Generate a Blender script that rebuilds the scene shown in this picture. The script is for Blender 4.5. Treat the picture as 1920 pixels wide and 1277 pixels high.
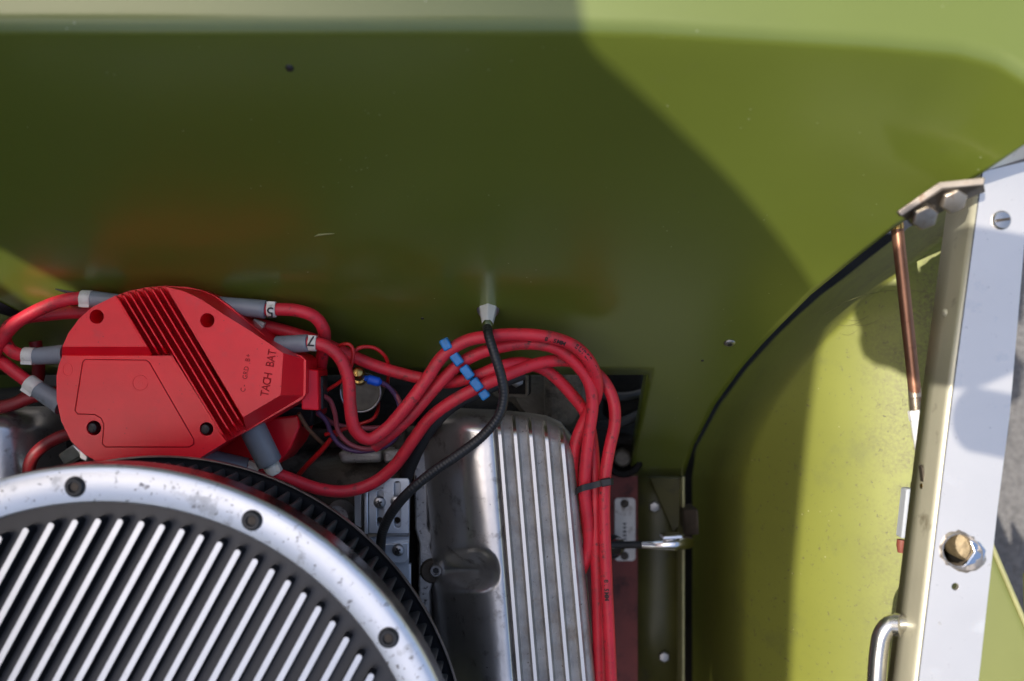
import bpy, bmesh, math, random
from math import radians, sin, cos, pi, atan2, hypot
from mathutils import Vector, Matrix
random.seed(7)
for o in list(bpy.data.objects): bpy.data.objects.remove(o, do_unlink=True)
sc = bpy.context.scene
COL = sc.collection
# ------------------------------------------------------------------ camera, sky, sun, exposure
CZ = 0.70; F = 1867.0
cam = bpy.data.cameras.new('camera'); co = bpy.data.objects.new('camera', cam); COL.objects.link(co)
cam.sensor_width = 36; cam.lens = 36*F/1920; cam.clip_start = .005; cam.clip_end = 200
co.location = (0, 0, CZ); co.rotation_euler = (0, 0, 0)
cam.dof.use_dof = True; cam.dof.focus_distance = .70; cam.dof.aperture_fstop = 5.0
sc.camera = co
SUN = Vector((.48, -.095, -1.0)).normalized()          # the way the light travels
w = bpy.data.worlds.new('World'); sc.world = w; w.use_nodes = True
nt = w.node_tree; nt.nodes.clear()
sky = nt.nodes.new('ShaderNodeTexSky'); sky.sky_type = 'NISHITA'; sky.sun_disc = False
elev = math.asin(-SUN.z); az = atan2(-SUN.x, -SUN.y)
sky.sun_elevation = elev; sky.sun_rotation = az; sky.dust_density = 3.0; sky.air_density = 1.0; sky.ozone_density = 1.1
bg = nt.nodes.new('ShaderNodeBackground'); bg.inputs[1].default_value = .145
wo = nt.nodes.new('ShaderNodeOutputWorld')
nt.links.new(sky.outputs[0], bg.inputs[0]); nt.links.new(bg.outputs[0], wo.inputs[0])
sl = bpy.data.lights.new('sun', 'SUN'); sl.energy = 3.7; sl.angle = radians(.38); sl.color = (1, .95, .87)
so = bpy.data.objects.new('sun', sl); COL.objects.link(so)
so.rotation_euler = SUN.to_track_quat('-Z', 'Y').to_euler(); so.location = (-1, 0, 3)
sc.view_settings.view_transform = 'Standard'; sc.view_settings.look = 'None'
sc.view_settings.exposure = 0.72; sc.view_settings.gamma = 1
sc.render.engine = 'CYCLES'
try:
    sc.cycles.use_denoising = True; sc.cycles.max_bounces = 8; sc.cycles.caustics_reflective = False
    sc.cycles.sample_clamp_indirect = 6
except Exception: pass

# ------------------------------------------------------------------ helpers
def P(px, py, z):                       # a pixel of the photograph at height z
    k = (CZ - z)/F
    return Vector(((px - 960)*k, (638.5 - py)*k, z))
def S(n, z): return n*(CZ - z)/F        # n pixels as metres at height z

class MB:
    def __init__(s): s.v = []; s.f = []; s.m = []
    def add(s, vs, fs, mi=0):
        b = len(s.v); s.v += [Vector(v) for v in vs]; s.f += [tuple(b+i for i in f) for f in fs]; s.m += [mi]*len(fs)
    def box(s, c, size, rz=0, mi=0, R=None):
        c = Vector(c); x, y, z = [a/2 for a in size]
        R = R or Matrix.Rotation(rz, 3, 'Z')
        vs = [c + R @ Vector((i*x, j*y, k*z)) for i in (-1, 1) for j in (-1, 1) for k in (-1, 1)]
        s.add(vs, [(0,1,3,2),(4,6,7,5),(0,4,5,1),(2,3,7,6),(0,2,6,4),(1,5,7,3)], mi)
    def prism(s, top, zb, bot=None, mi=0):       # polygon (list of Vectors, counter-clockwise from above) down to zb or to polygon bot
        n = len(top); bot = bot or [Vector((p.x, p.y, zb)) for p in top]
        a = sum(top[i].x*top[(i+1) % n].y - top[(i+1) % n].x*top[i].y for i in range(n))
        t = list(top); b = list(bot)
        if a < 0: t.reverse(); b.reverse()
        s.add(t+b, [tuple(range(n)), tuple(range(2*n-1, n-1, -1))] + [(i, n+i, n+(i+1) % n, (i+1) % n) for i in range(n)], mi)
    def tube(s, pts, r, n=12, caps=True, mi=0, squash=None):
        pts = [Vector(p) for p in pts]; N = len(pts)
        rs = r if isinstance(r, (list, tuple)) else [r]*N
        t0 = (pts[1]-pts[0]).normalized()
        ref = Vector((0, 0, 1)) if abs(t0.z) < .9 else Vector((0, 1, 0))
        u = (ref - t0*ref.dot(t0)).normalized(); vs = []; t = t0
        for i in range(N):
            tn = (pts[min(i+1, N-1)] - pts[max(i-1, 0)])
            tn = tn.normalized() if tn.length > 1e-9 else t
            q = t.rotation_difference(tn); u = q @ u; u = (u - tn*u.dot(tn)).normalized(); t = tn
            w_ = t.cross(u)
            for k in range(n):
                a = 2*pi*k/n
                vs.append(pts[i] + u*(cos(a)*rs[i]) + w_*(sin(a)*rs[i]))
        fs = [(i*n+k, i*n+(k+1) % n, (i+1)*n+(k+1) % n, (i+1)*n+k) for i in range(N-1) for k in range(n)]
        if caps: fs += [tuple(range(n-1, -1, -1)), tuple((N-1)*n+k for k in range(n))]
        s.add(vs, fs, mi)
    def lathe(s, o, axis, prof, n=24, mi=0):     # prof: (radius, height along axis)
        o = Vector(o); a = Vector(axis).normalized()
        s.tube2(o, a, prof, n, mi)
    def tube2(s, o, a, prof, n, mi):
        ref = Vector((0, 0, 1)) if abs(a.z) < .9 else Vector((0, 1, 0))
        u = (ref - a*ref.dot(a)).normalized(); w_ = a.cross(u); vs = []
        for r, h in prof:
            r = max(r, 1e-5)
            for k in range(n):
                g = 2*pi*k/n; vs.append(o + a*h + u*(cos(g)*r) + w_*(sin(g)*r))
        N = len(prof)
        fs = [(i*n+k, i*n+(k+1) % n, (i+1)*n+(k+1) % n, (i+1)*n+k) for i in range(N-1) for k in range(n)]
        fs += [tuple(range(n-1, -1, -1)), tuple((N-1)*n+k for k in range(n))]
        s.add(vs, fs, mi)
    def grid(s, rows, mi=0):
        n = len(rows[0]); b = []
        for r in rows: b += r
        s.add(b, [(i*n+j, i*n+j+1, (i+1)*n+j+1, (i+1)*n+j) for i in range(len(rows)-1) for j in range(n-1)], mi)

def build(name, mb, mats, parent=None, smooth=35, bevel=0, seg=2, solid=0, weld=False, recalc=True):
    me = bpy.data.meshes.new(name)
    off = Vector(parent['_o']) if parent is not None else Vector((0, 0, 0))
    me.from_pydata([v - off for v in mb.v], [], mb.f)
    mats = mats if isinstance(mats, (list, tuple)) else [mats]
    for m in mats: me.materials.append(m)
    if len(mats) > 1: me.polygons.foreach_set('material_index', mb.m)
    bm = bmesh.new(); bm.from_mesh(me)
    if weld: bmesh.ops.remove_doubles(bm, verts=bm.verts, dist=1e-5)
    if recalc: bmesh.ops.recalc_face_normals(bm, faces=bm.faces)
    bm.to_mesh(me); bm.free()
    if smooth: me.shade_smooth(); me.set_sharp_from_angle(angle=radians(smooth))
    o = bpy.data.objects.new(name, me); COL.objects.link(o)
    if parent is not None: o.parent = parent; o['_o'] = parent['_o']
    else: o['_o'] = (0., 0., 0.)
    if solid:
        q = o.modifiers.new('solid', 'SOLIDIFY'); q.thickness = solid; q.offset = -1
    if bevel:
        q = o.modifiers.new('bevel', 'BEVEL'); q.width = bevel; q.segments = seg; q.limit_method = 'ANGLE'; q.angle_limit = radians(32)
        q.use_clamp_overlap = True; q.harden_normals = False
    return o
def tag(o, label, cat, group=None):
    o['label'] = label; o['category'] = cat
    if group: o['group'] = group
    return o
def thing(name, label, cat, loc, group=None):
    e = bpy.data.objects.new(name, None); COL.objects.link(e); e.location = loc; e.empty_display_size = .02
    e['_o'] = tuple(loc); return tag(e, label, cat, group)
def struct(o): o['kind'] = 'structure'; return o
def bake(o):                                  # freeze modifiers into the mesh
    dg = bpy.context.evaluated_depsgraph_get(); dg.update()
    me = bpy.data.meshes.new_from_object(o.evaluated_get(dg)); old = o.data
    o.modifiers.clear(); o.data = me; return o
def cut(o, cutters):
    for c in cutters:
        q = o.modifiers.new('cut', 'BOOLEAN'); q.object = c; q.operation = 'DIFFERENCE'; q.solver = 'EXACT'
    bake(o)
    for c in cutters: bpy.data.objects.remove(c, do_unlink=True)
    o.data.shade_smooth(); o.data.set_sharp_from_angle(angle=radians(35))
def cyl_cut(c, r, h, axis=(0, 0, 1), n=32):
    m = MB(); m.lathe(Vector(c) - Vector(axis).normalized()*h/2, axis, [(r, 0), (r, h)], n)
    return build('cutter', m, MAT['black'])
def spline(pts, step=.0025):
    pts = [Vector(p) for p in pts]; out = []
    pp = [pts[0]*2-pts[1]] + pts + [pts[-1]*2-pts[-2]]
    for i in range(1, len(pp)-2):
        p0, p1, p2, p3 = pp[i-1:i+3]
        d = (p2-p1).length; n = max(2, int(d/step))
        # centripetal catmull-rom
        def tj(a, b): return max((b-a).length, 1e-6)**.5
        t0 = 0; t1 = tj(p0, p1); t2 = t1+tj(p1, p2); t3 = t2+tj(p2, p3)
        for k in range(n):
            t = t1+(t2-t1)*k/n
            A1 = p0*((t1-t)/(t1-t0))+p1*((t-t0)/(t1-t0)); A2 = p1*((t2-t)/(t2-t1))+p2*((t-t1)/(t2-t1)); A3 = p2*((t3-t)/(t3-t2))+p3*((t-t2)/(t3-t2))
            B1 = A1*((t2-t)/(t2-t0))+A2*((t-t0)/(t2-t0)); B2 = A2*((t3-t)/(t3-t1))+A3*((t-t1)/(t3-t1))
            out.append(B1*((t2-t)/(t2-t1))+B2*((t-t1)/(t2-t1)))
    out.append(pts[-1]); return out
def pp(l): return [P(*a) for a in l]
def lerp(tab, x):
    if x <= tab[0][0]: return tab[0][1]
    for (a, b), (c, d) in zip(tab, tab[1:]):
        if x <= c: return b+(d-b)*(x-a)/(c-a)
    return tab[-1][1]
_gl = {}
BOLD = 0
def glyph(ch):
    key = ch; ch = (ch, BOLD)
    if ch not in _gl:
        cu = bpy.data.curves.new('t', 'FONT'); cu.body = key; cu.size = 1; cu.offset = BOLD; cu.align_x = 'CENTER'; cu.align_y = 'CENTER'; cu.extrude = .02; cu.resolution_u = 3
        ob = bpy.data.objects.new('t', cu); COL.objects.link(ob)
        dg = bpy.context.evaluated_depsgraph_get(); dg.update()
        me = bpy.data.meshes.new_from_object(ob.evaluated_get(dg))
        vs = [v.co.copy() for v in me.vertices]; fs = [tuple(p.vertices) for p in me.polygons]
        bpy.data.objects.remove(ob, do_unlink=True)
        _gl[ch] = (vs, fs)
    return _gl[ch]
def letters(mb, text, frames, size, sx=1):     # frames: one (position, x direction, up normal) for each character
    for ch, (p, x, n) in zip(text, frames):
        if ch == ' ': continue
        x = x.normalized(); n = (n - x*n.dot(x)).normalized(); y = n.cross(x)
        vs, fs = glyph(ch)
        mb.add([p + x*(v.x*size*sx) + y*(v.y*size) + n*(v.z*size) for v in vs], fs)

# ------------------------------------------------------------------ materials
MAT = {}
def mat(name, col, rough=.5, metal=0, spec=.5, coat=0, noise=None, bump=None, dirt=None, specks=None, rnoise=None):
    """noise=(scale, amount, detail)  bump=(scale, strength, distance)  dirt=(scale, lo, hi, colour, rough)"""
    m = bpy.data.materials.new(name); m.use_nodes = True; t = m.node_tree; N = t.nodes; L = t.links
    b = N['Principled BSDF']
    b.inputs['Base Color'].default_value = (*col, 1); b.inputs['Roughness'].default_value = rough
    b.inputs['Metallic'].default_value = metal; b.inputs['Specular IOR Level'].default_value = spec
    if coat: b.inputs['Coat Weight'].default_value = coat; b.inputs['Coat Roughness'].default_value = .22
    tc = N.new('ShaderNodeNewGeometry')
    def tex(scale, detail=4, rough_=.55):
        n = N.new('ShaderNodeTexNoise'); n.inputs['Scale'].default_value = scale; n.inputs['Detail'].default_value = detail
        n.inputs['Roughness'].default_value = rough_; L.new(tc.outputs['Position'], n.inputs['Vector']); return n
    def ramp(src, lo, hi):
        r = N.new('ShaderNodeMapRange'); r.inputs[1].default_value = lo; r.inputs[2].default_value = hi; L.new(src, r.inputs[0]); return r.outputs[0]
    cur = None; rc = None
    def mix(fac, a, bcol):
        x = N.new('ShaderNodeMix'); x.data_type = 'RGBA'; L.new(fac, x.inputs[0])
        if a is None: x.inputs[6].default_value = (*col, 1)
        else: L.new(a, x.inputs[6])
        x.inputs[7].default_value = (*bcol, 1); return x.outputs[2]
    def mixf(fac, a, bv):
        x = N.new('ShaderNodeMix'); x.data_type = 'FLOAT'; L.new(fac, x.inputs[0])
        if a is None: x.inputs[2].default_value = rough
        else: L.new(a, x.inputs[2])
        x.inputs[3].default_value = bv; return x.outputs[0]
    if noise:
        n = tex(noise[0], noise[2] if len(noise) > 2 else 5)
        cur = mix(ramp(n.outputs[0], .3, .7), None, tuple(c*(1-noise[1]) for c in col))
    for d in (dirt if isinstance(dirt, list) else [dirt] if dirt else []):
        n = tex(d[0], 6, .65); f = ramp(n.outputs[0], d[1], d[2])
        cur = mix(f, cur, d[3]); rc = mixf(f, rc, d[4])
    if specks:                                  # small pale chips and dust specks
        v = N.new('ShaderNodeTexVoronoi'); v.inputs['Scale'].default_value = specks[0]; L.new(tc.outputs['Position'], v.inputs['Vector'])
        f = ramp(v.outputs['Distance'], specks[1], specks[1]*.5)
        n = tex(specks[0]*.23, 1); g = ramp(n.outputs[0], .58, .62)
        mu = N.new('ShaderNodeMath'); mu.operation = 'MULTIPLY'; L.new(f, mu.inputs[0]); L.new(g, mu.inputs[1])
        cur = mix(mu.outputs[0], cur, specks[2])
    if rnoise:
        n = tex(rnoise[0], 5); r = N.new('ShaderNodeMapRange'); r.inputs[1].default_value = .3; r.inputs[2].default_value = .7
        r.inputs[3].default_value = rough; r.inputs[4].default_value = rnoise[1]; L.new(n.outputs[0], r.inputs[0])
        if rc is None: rc = r.outputs[0]
    if cur is not None: L.new(cur, b.inputs['Base Color'])
    if rc is not None: L.new(rc, b.inputs['Roughness'])
    if bump:
        n = tex(bump[0], bump[3] if len(bump) > 3 else 4); bp = N.new('ShaderNodeBump'); bp.inputs['Strength'].default_value = bump[1]; bp.inputs['Distance'].default_value = bump[2]
        L.new(n.outputs[0], bp.inputs['Height']); L.new(bp.outputs[0], b.inputs['Normal'])
    MAT[name] = m; return m
GREEN = (.130, .163, .022)
mat('black', (.012, .012, .013), .5)
mat('paint', GREEN, .33, .18, spec=.75, coat=.6, bump=(420, .035, .0004, 2), noise=(9, .10), rnoise=(14, .36), specks=(150, .085, (.36, .38, .22)), dirt=(30, .66, .78, (.12, .14, .03), .42))
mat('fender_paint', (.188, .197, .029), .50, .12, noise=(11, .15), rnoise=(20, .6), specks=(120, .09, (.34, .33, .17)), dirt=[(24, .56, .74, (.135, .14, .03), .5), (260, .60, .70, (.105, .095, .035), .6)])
mat('panel_dark', (.075, .072, .018), .45, noise=(18, .45), dirt=(40, .55, .7, (.035, .03, .016), .6))
mat('paint_edge', (.34, .33, .15), .4, noise=(60, .3))
mat('red_plastic', (.97, .012, .028), .30, spec=.40, bump=(900, .10, .0004, 2), noise=(60, .10), rnoise=(26, .44), dirt=(46, .60, .78, (.78, .03, .045), .45), specks=(330, .12, (.20, .004, .006)))
mat('red_dark', (.42, .006, .010), .42, noise=(50, .3))
mat('red_letter', (.26, .002, .005), .6, spec=.1)
mat('wire_red', (.70, .022, .042), .48, noise=(45, .28), bump=(420, .08, .0004), dirt=[(70, .54, .74, (.26, .035, .035), .55), (130, .585, .70, (.09, .03, .025), .6)])
mat('wire_shaded', (.30, .012, .018), .5, noise=(60, .4), dirt=(90, .55, .72, (.10, .02, .015), .6))  # darker copy of the wire red, shade put into the colour
mat('thin_red', (.52, .012, .014), .4); mat('thin_purple', (.10, .05, .13), .45); mat('thin_brown', (.17, .09, .05), .5); mat('thin_pink', (.30, .06, .08), .45)
mat('boot', (.235, .26, .29), .42, noise=(60, .2), bump=(300, .06, .0004), dirt=(80, .6, .75, (.11, .115, .12), .55))
mat('band', (.72, .70, .62), .4, noise=(150, .15), dirt=(120, .6, .75, (.36, .32, .25), .6))
mat('ink', (.012, .011, .011), .5); mat('ink_red', (.03, .008, .008), .6)
mat('blue', (.02, .22, .58), .42, noise=(80, .35), dirt=(120, .6, .75, (.05, .16, .26), .6))
mat('blue_bright', (.015, .12, .72), .4)
mat('hose', (.020, .021, .023), .38, noise=(80, .3), rnoise=(60, .5))
mat('hose_rough', (.022, .022, .023), .6, bump=(500, .4, .0005))
mat('chrome', (.82, .82, .84), .10, 1, rnoise=(50, .18)); mat('steel', (.55, .55, .56), .28, 1, noise=(90, .3), rnoise=(60, .42))
mat('zinc', (.74, .79, .85), .30, .55, noise=(40, .15), rnoise=(30, .42), bump=(250, .06, .0004), dirt=(70, .62, .75, (.35, .36, .38), .5))
mat('screw', (.42, .41, .40), .32, 1, noise=(200, .4), rnoise=(120, .5)); mat('brass', (.62, .40, .13), .26, 1, noise=(120, .35)); mat('copper', (.36, .18, .11), .38, .8, noise=(50, .35), rnoise=(90, .45), dirt=(70, .55, .75, (.13, .055, .035), .5))
mat('bronze', (.46, .39, .31), .38, .85, noise=(80, .4), dirt=(120, .55, .7, (.22, .13, .08), .6)); mat('dark_bronze', (.10, .08, .06), .5, .5, noise=(120, .5))
mat('lid', (.82, .84, .87), .40, .80, noise=(25, .06), rnoise=(18, .40), bump=(420, .05, .0004), dirt=[(48, .585, .645, (.62, .63, .64), .5), (140, .60, .66, (.34, .33, .33), .6), (330, .63, .67, (.22, .21, .20), .6)])
mat('lid_side', (.46, .46, .47), .24, 1, noise=(40, .4)); mat('lid_top', (.56, .585, .62), .34, 1, noise=(60, .1), dirt=(90, .66, .74, (.45, .45, .45), .5))
mat('lid_black', (.020, .022, .028), .38, spec=.55, noise=(30, .3), bump=(600, .15, .0004), rnoise=(25, .55), dirt=(60, .6, .8, (.055, .056, .06), .6))
mat('fin_side', (.014, .014, .016), .55, spec=.35)
mat('pleat', (.060, .064, .072), .42, noise=(60, .4), dirt=(90, .6, .75, (.05, .048, .045), .7))
mat('pan_edge', (.50, .44, .40), .35, 1, noise=(60, .5))
mat('polished', (.70, .68, .66), .28, .86, noise=(30, .25), rnoise=(22, .36), bump=(150, .20, .0007, 6), dirt=[(60, .56, .72, (.24, .21, .19), .5), (220, .66, .74, (.10, .09, .08), .6)])
mat('cast', (.50, .47, .43), .48, .30, noise=(60, .4), bump=(700, .6, .0007), dirt=[(40, .5, .7, (.31, .265, .22), .6), (300, .62, .7, (.14, .12, .10), .7)])
mat('cast_warm', (.17, .145, .11), .7, .2, noise=(30, .55), bump=(320, .7, .0016), dirt=[(50, .52, .68, (.03, .026, .02), .8), (200, .64, .72, (.16, .13, .10), .6)])
mat('cast_dark', (.020, .018, .016), .8, 0, spec=.12, noise=(30, .5), bump=(200, .6, .002))  # near-black, the deep shade of the bay put into the colour
mat('flange', (.55, .53, .51), .48, .6, noise=(70, .35), bump=(600, .7, .0008), dirt=(220, .58, .68, (.07, .06, .055), .7))
mat('rib_top', (.66, .64, .60), .30, 1, rnoise=(80, .4), dirt=(150, .64, .74, (.4, .37, .33), .5))
mat('alloy', (.86, .81, .74), .38, .84, noise=(18, .06), rnoise=(12, .52), bump=(300, .04, .0004), dirt=[(35, .60, .74, (.62, .63, .63), .55), (150, .64, .72, (.40, .38, .36), .6)])
mat('alloy_side', (.62, .58, .42), .45, .35, noise=(20, .12), dirt=(60, .62, .75, (.30, .26, .17), .6))
mat('oxide', (.20, .032, .024), .6, noise=(25, .4), dirt=[(45, .52, .7, (.05, .014, .012), .7), (160, .62, .7, (.17, .05, .035), .6)])
mat('plate', (.80, .76, .71), .45, 0, noise=(60, .2), dirt=(90, .58, .72, (.36, .30, .25), .6))
mat('white_plastic', (.80, .79, .76), .35); mat('rust', (.20, .05, .03), .6)
mat('stainless', (.62, .60, .57), .24, 1, rnoise=(50, .34), noise=(50, .2))
mat('asphalt', (.20, .188, .178), .9, noise=(160, .5, 8), bump=(220, .9, .006), dirt=(420, .58, .66, (.24, .23, .22), .9))
mat('old_brass', (.33, .25, .14), .5, .5, noise=(150, .5), bump=(300, .5, .0008))
mat('torn', (.52, .46, .40), .4, .8, noise=(160, .6), bump=(500, .5, .0006))
mat('dull_chrome', (.34, .33, .33), .2, 1, noise=(120, .6))
mat('ferrule', (.92, .92, .94), .22, .35)
mat('scuff', (.115, .11, .03), .6)
mat('grey_plastic', (.42, .44, .47), .45)
mat('can', (.16, .145, .115), .55, .5, noise=(120, .4), bump=(800, .5, .0004))

mat('outer_paint', (.17, .185, .05), .4, .1, coat=.4, noise=(14, .1))
# grime that has gathered on the fender along the rail
fm = MAT['fender_paint'].node_tree; fb = fm.nodes['Principled BSDF']; src = fb.inputs['Base Color'].links[0].from_socket
ge = fm.nodes.new('ShaderNodeNewGeometry'); sx = fm.nodes.new('ShaderNodeSeparateXYZ'); fm.links.new(ge.outputs['Position'], sx.inputs[0])
def rng(i, lo, hi, sock):
    r = fm.nodes.new('ShaderNodeMapRange'); r.inputs[1].default_value = lo; r.inputs[2].default_value = hi; fm.links.new(sock, r.inputs[0]); return r.outputs[0]
def mul(a, b):
    x = fm.nodes.new('ShaderNodeMath'); x.operation = 'MULTIPLY'; fm.links.new(a, x.inputs[0]); fm.links.new(b, x.inputs[1]); return x.outputs[0]
n1 = fm.nodes.new('ShaderNodeTexNoise'); n1.inputs['Scale'].default_value = 34; n1.inputs['Detail'].default_value = 8; n1.inputs['Roughness'].default_value = .72; fm.links.new(ge.outputs['Position'], n1.inputs['Vector'])
n2 = fm.nodes.new('ShaderNodeTexNoise'); n2.inputs['Scale'].default_value = 420; n2.inputs['Detail'].default_value = 3; fm.links.new(ge.outputs['Position'], n2.inputs['Vector'])
fac = mul(mul(rng(0, .255, .300, sx.outputs[0]), rng(0, .36, .62, n1.outputs[0])), rng(0, .30, .66, n2.outputs[0]))
mx = fm.nodes.new('ShaderNodeMix'); mx.data_type = 'RGBA'; fm.links.new(fac, mx.inputs[0]); fm.links.new(src, mx.inputs[6]); mx.inputs[7].default_value = (.085, .07, .022, 1); fm.links.new(mx.outputs[2], fb.inputs['Base Color'])

# ------------------------------------------------------------------ ground and the car's panels
m = MB(); m.grid([[Vector((x, y, -.62)) for x in (-40, 0, .4, 1.0, 40)] for y in (-40, -.6, 0, .6, 40)])
struct(build('asphalt', m, MAT['asphalt']))

BEND = [(.03, 0), (.07, .001), (.118, .004), (.185, .008), (.225, .0115), (.245, .017), (.26, .026), (.275, .042), (.285, .060), (.292, .085), (.298, .13), (.302, .2), (.31, .4)]
def wall_y(x, z): return -.0259 + .181*(z+.08)/.28 - lerp(BEND, x)
def on_wall(px, py, lift=0):
    lo, hi = -.5, .6
    for _ in range(50):
        z = (lo+hi)/2; p = P(px, py, z)
        if p.y - wall_y(p.x, z) > 0: lo = z
        else: hi = z
    p = P(px, py, (lo+hi)/2); return p + WN*lift
WN = Vector((0, -.28, .181)).normalized()
EDGE = [(1283, 893), (1300, 838), (1340, 760), (1390, 690), (1440, 633), (1520, 553), (1600, 488), (1680, 425), (1760, 372), (1842, 325), (1920, 272), (2010, 215)]
EX = EDGE; EY = [(b, a) for a, b in reversed(EDGE)]
ZT = .1965; RL = .014
def column(px, pyl, n=26):
    bot = on_wall(px, pyl); topx = (px-960)*(CZ-ZT)/F; out = []
    for i in range(n):
        f = i/(n-1); z = bot.z+(ZT-bot.z)*f; x = bot.x+(topx-bot.x)*f
        out.append(Vector((x, wall_y(x, z), z)))
    b = out[-1]; a0 = radians(57.1)                       # rounded lip, then the cowl running back
    c = Vector((b.x, b.y+RL*sin(a0), b.z-RL*cos(a0)))
    for k in range(1, 9):
        a = a0*(1-k/8)
        out.append(Vector((b.x, c.y-RL*sin(a), c.z+RL*cos(a))))
    e = out[-1]
    for d, h in ((.015, .001), (.04, .003), (.08, .005), (.14, .004), (.25, -.006)): out.append(Vector((e.x*(1+d*.3), e.y+d, e.z+h)))
    return out
firewall = thing('firewall', 'large smooth olive green firewall panel with rounded cowl lip, behind the engine', 'firewall', on_wall(1240, 880))
xB = lerp(EY, 703)
cols = [-120, -60, 0, 80, 160, 240, 320, 420, 520, 620, 720, 820, 920, 1000, 1080, 1150] + [1215+(xB-1215)*i/12 for i in range(13)] + [1400, 1430, 1460, 1490, 1520, 1560, 1600, 1640, 1680, 1720, 1760, 1790, 1815, 1842, 1865, 1885, 1900, 1915, 1930, 1950, 1975, 2005]
m = MB()
m.grid([column(x, 703 if x <= xB+.1 else lerp(EX, x)) for x in cols])
rowsB = []
for j in range(11):
    py = 703+190*j/10; xl = 1215-35*j/10; xr = lerp(EY, py)
    rowsB.append([on_wall(xl+(xr-xl)*i/12, py) for i in range(13)])
m.grid(rowsB)
build('panel', m, MAT['paint'], firewall, smooth=60, solid=.0016, weld=True)
def dome(mb, o, ax, r, h, n=20, mi=0): mb.lathe(o, ax, [(r, -h*.4), (r, h*.25), (r*.9, h*.6), (r*.6, h*.9), (r*.2, h)], n, mi)
def cross(mb, o, ax, x, s_, d=.0006, wd=.26, mi=0):
    ax = Vector(ax).normalized(); x = Vector(x); x = (x-ax*x.dot(ax)).normalized(); y = ax.cross(x)
    R = Matrix((x, y, ax)).transposed()
    mb.box(o, (s_*2, s_*2*wd, d), mi=mi, R=R); mb.box(Vector(o)+ax*.00003, (s_*2*wd, s_*2, d), mi=mi, R=R)
m = MB(); dome(m, on_wall(1368, 643), WN, .0042, .0016); build('panel_screw', m, MAT['screw'], firewall)
m = MB(); m.lathe(on_wall(1368, 643, .0014), WN, [(.0018, -.001), (.0018, .0006)], 6); build('screw_recess', m, MAT['black'], firewall)
m = MB(); dome(m, on_wall(543, 127), WN, .0022, .0012); build('grommet', m, MAT['black'], firewall)
for i, (x, y) in enumerate(((1317, 676), (792, 597))):
    m = MB(); dome(m, on_wall(x, y), WN, .0012, .0006, 10); build('rivet', m, MAT['black'], firewall)
m = MB(); m.tube([on_wall(x, y, .0001) for x, y in ((590, 443), (598, 440), (612, 438.5), (627, 438))], [.0002, .0006, .0005, .0001], 6)
build('scratch', m, MAT['paint_edge'], firewall)
# folded bottom lip of the firewall and its opening
m = MB(); a = [on_wall(1215-35*j/10, 703+190*j/10) for j in range(11)]
m.grid([[p, p+Vector((.0, .014, -.006))] for p in a]); build('opening_flange', m, MAT['paint'], firewall, solid=.0012)
# dark seam slits behind the wires
for sq in (((-60, 550), (0, 565), (45, 588), (38, 597), (0, 585), (-60, 575)), ((104, 540), (180, 552), (180, 560), (140, 553))):
    m = MB(); q_ = [on_wall(x, y, .0004) for x, y in sq]; m.add(q_, [tuple(range(len(q_)))]); build('seam', m, MAT['black'], firewall, solid=.0008)
FZ = [(.140, -.36), (.152, -.29), (.160, -.235), (.172, -.19), (.188, -.15), (.208, -.115), (.232, -.083), (.26, -.058), (.29, -.040), (.332, -.024)]
def fz(x, y=0): return lerp(FZS, x) - .12*max(0, y-.02)
FZS = [(p.x, p.z) for p in spline([Vector((a, 0, b)) for a, b in FZ], .0025)]
fender = thing('inner_fender', 'curved olive inner fender, sunlit yellow-green beside the pale rail', 'fender', (.2, -.3, -.3))
def on_fender(px, py, lift=0):
    lo, hi = -.35, .1
    for _ in range(40):
        z = (lo+hi)/2; p = P(px, py, z)
        if z < fz(p.x, p.y): lo = z
        else: hi = z
    return P(px, py, (lo+hi)/2+lift)
HG = [(200, 30), (520, 24), (600, 14), (893, 5), (1400, 5)]
m = MB(); rows = []; py = 356.0
while py < 1380:
    xe = lerp(EY, py) if py < 893 else 1283
    xl = min(1806, xe+lerp(HG, py)); row = []
    for i in range(60):
        f = (i/59)**1.35; px = xl+(1812-xl)*f; p = on_fender(px, py)
        t = max(0, 1-(px-xe-4)/112); dr = .21*t*t*(3-2*t)
        row.append(P(px, py, p.z-dr))
    rows.append(row); py += 6
m.grid(rows)
build('sheet', m, MAT['fender_paint'], fender, smooth=60, solid=.0015)
rnd = random.Random(3)
for k in range(4):                                        # rubbed scuff arcs
    y0 = 612+rnd.uniform(-14, 30); x0 = 1545+rnd.uniform(-6, 50); ln = rnd.uniform(30, 90)
    m = MB(); m.tube([on_fender(x0+ln*t, y0-18*t*ln/80+8*sin(t*3), .00005) for t in (0, .25, .5, .75, 1)], [.00008, .00018, .0002, .00018, .00008], 5)
    build('scuff', m, MAT['scuff'], fender)
m = MB(); m.tube([on_fender(x, y, .0001) for x, y in ((1545, 590), (1580, 568), (1620, 553), (1660, 545), (1700, 543), (1740, 548))], .0002, 5); build('scuff', m, MAT['scuff'], fender)

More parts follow.
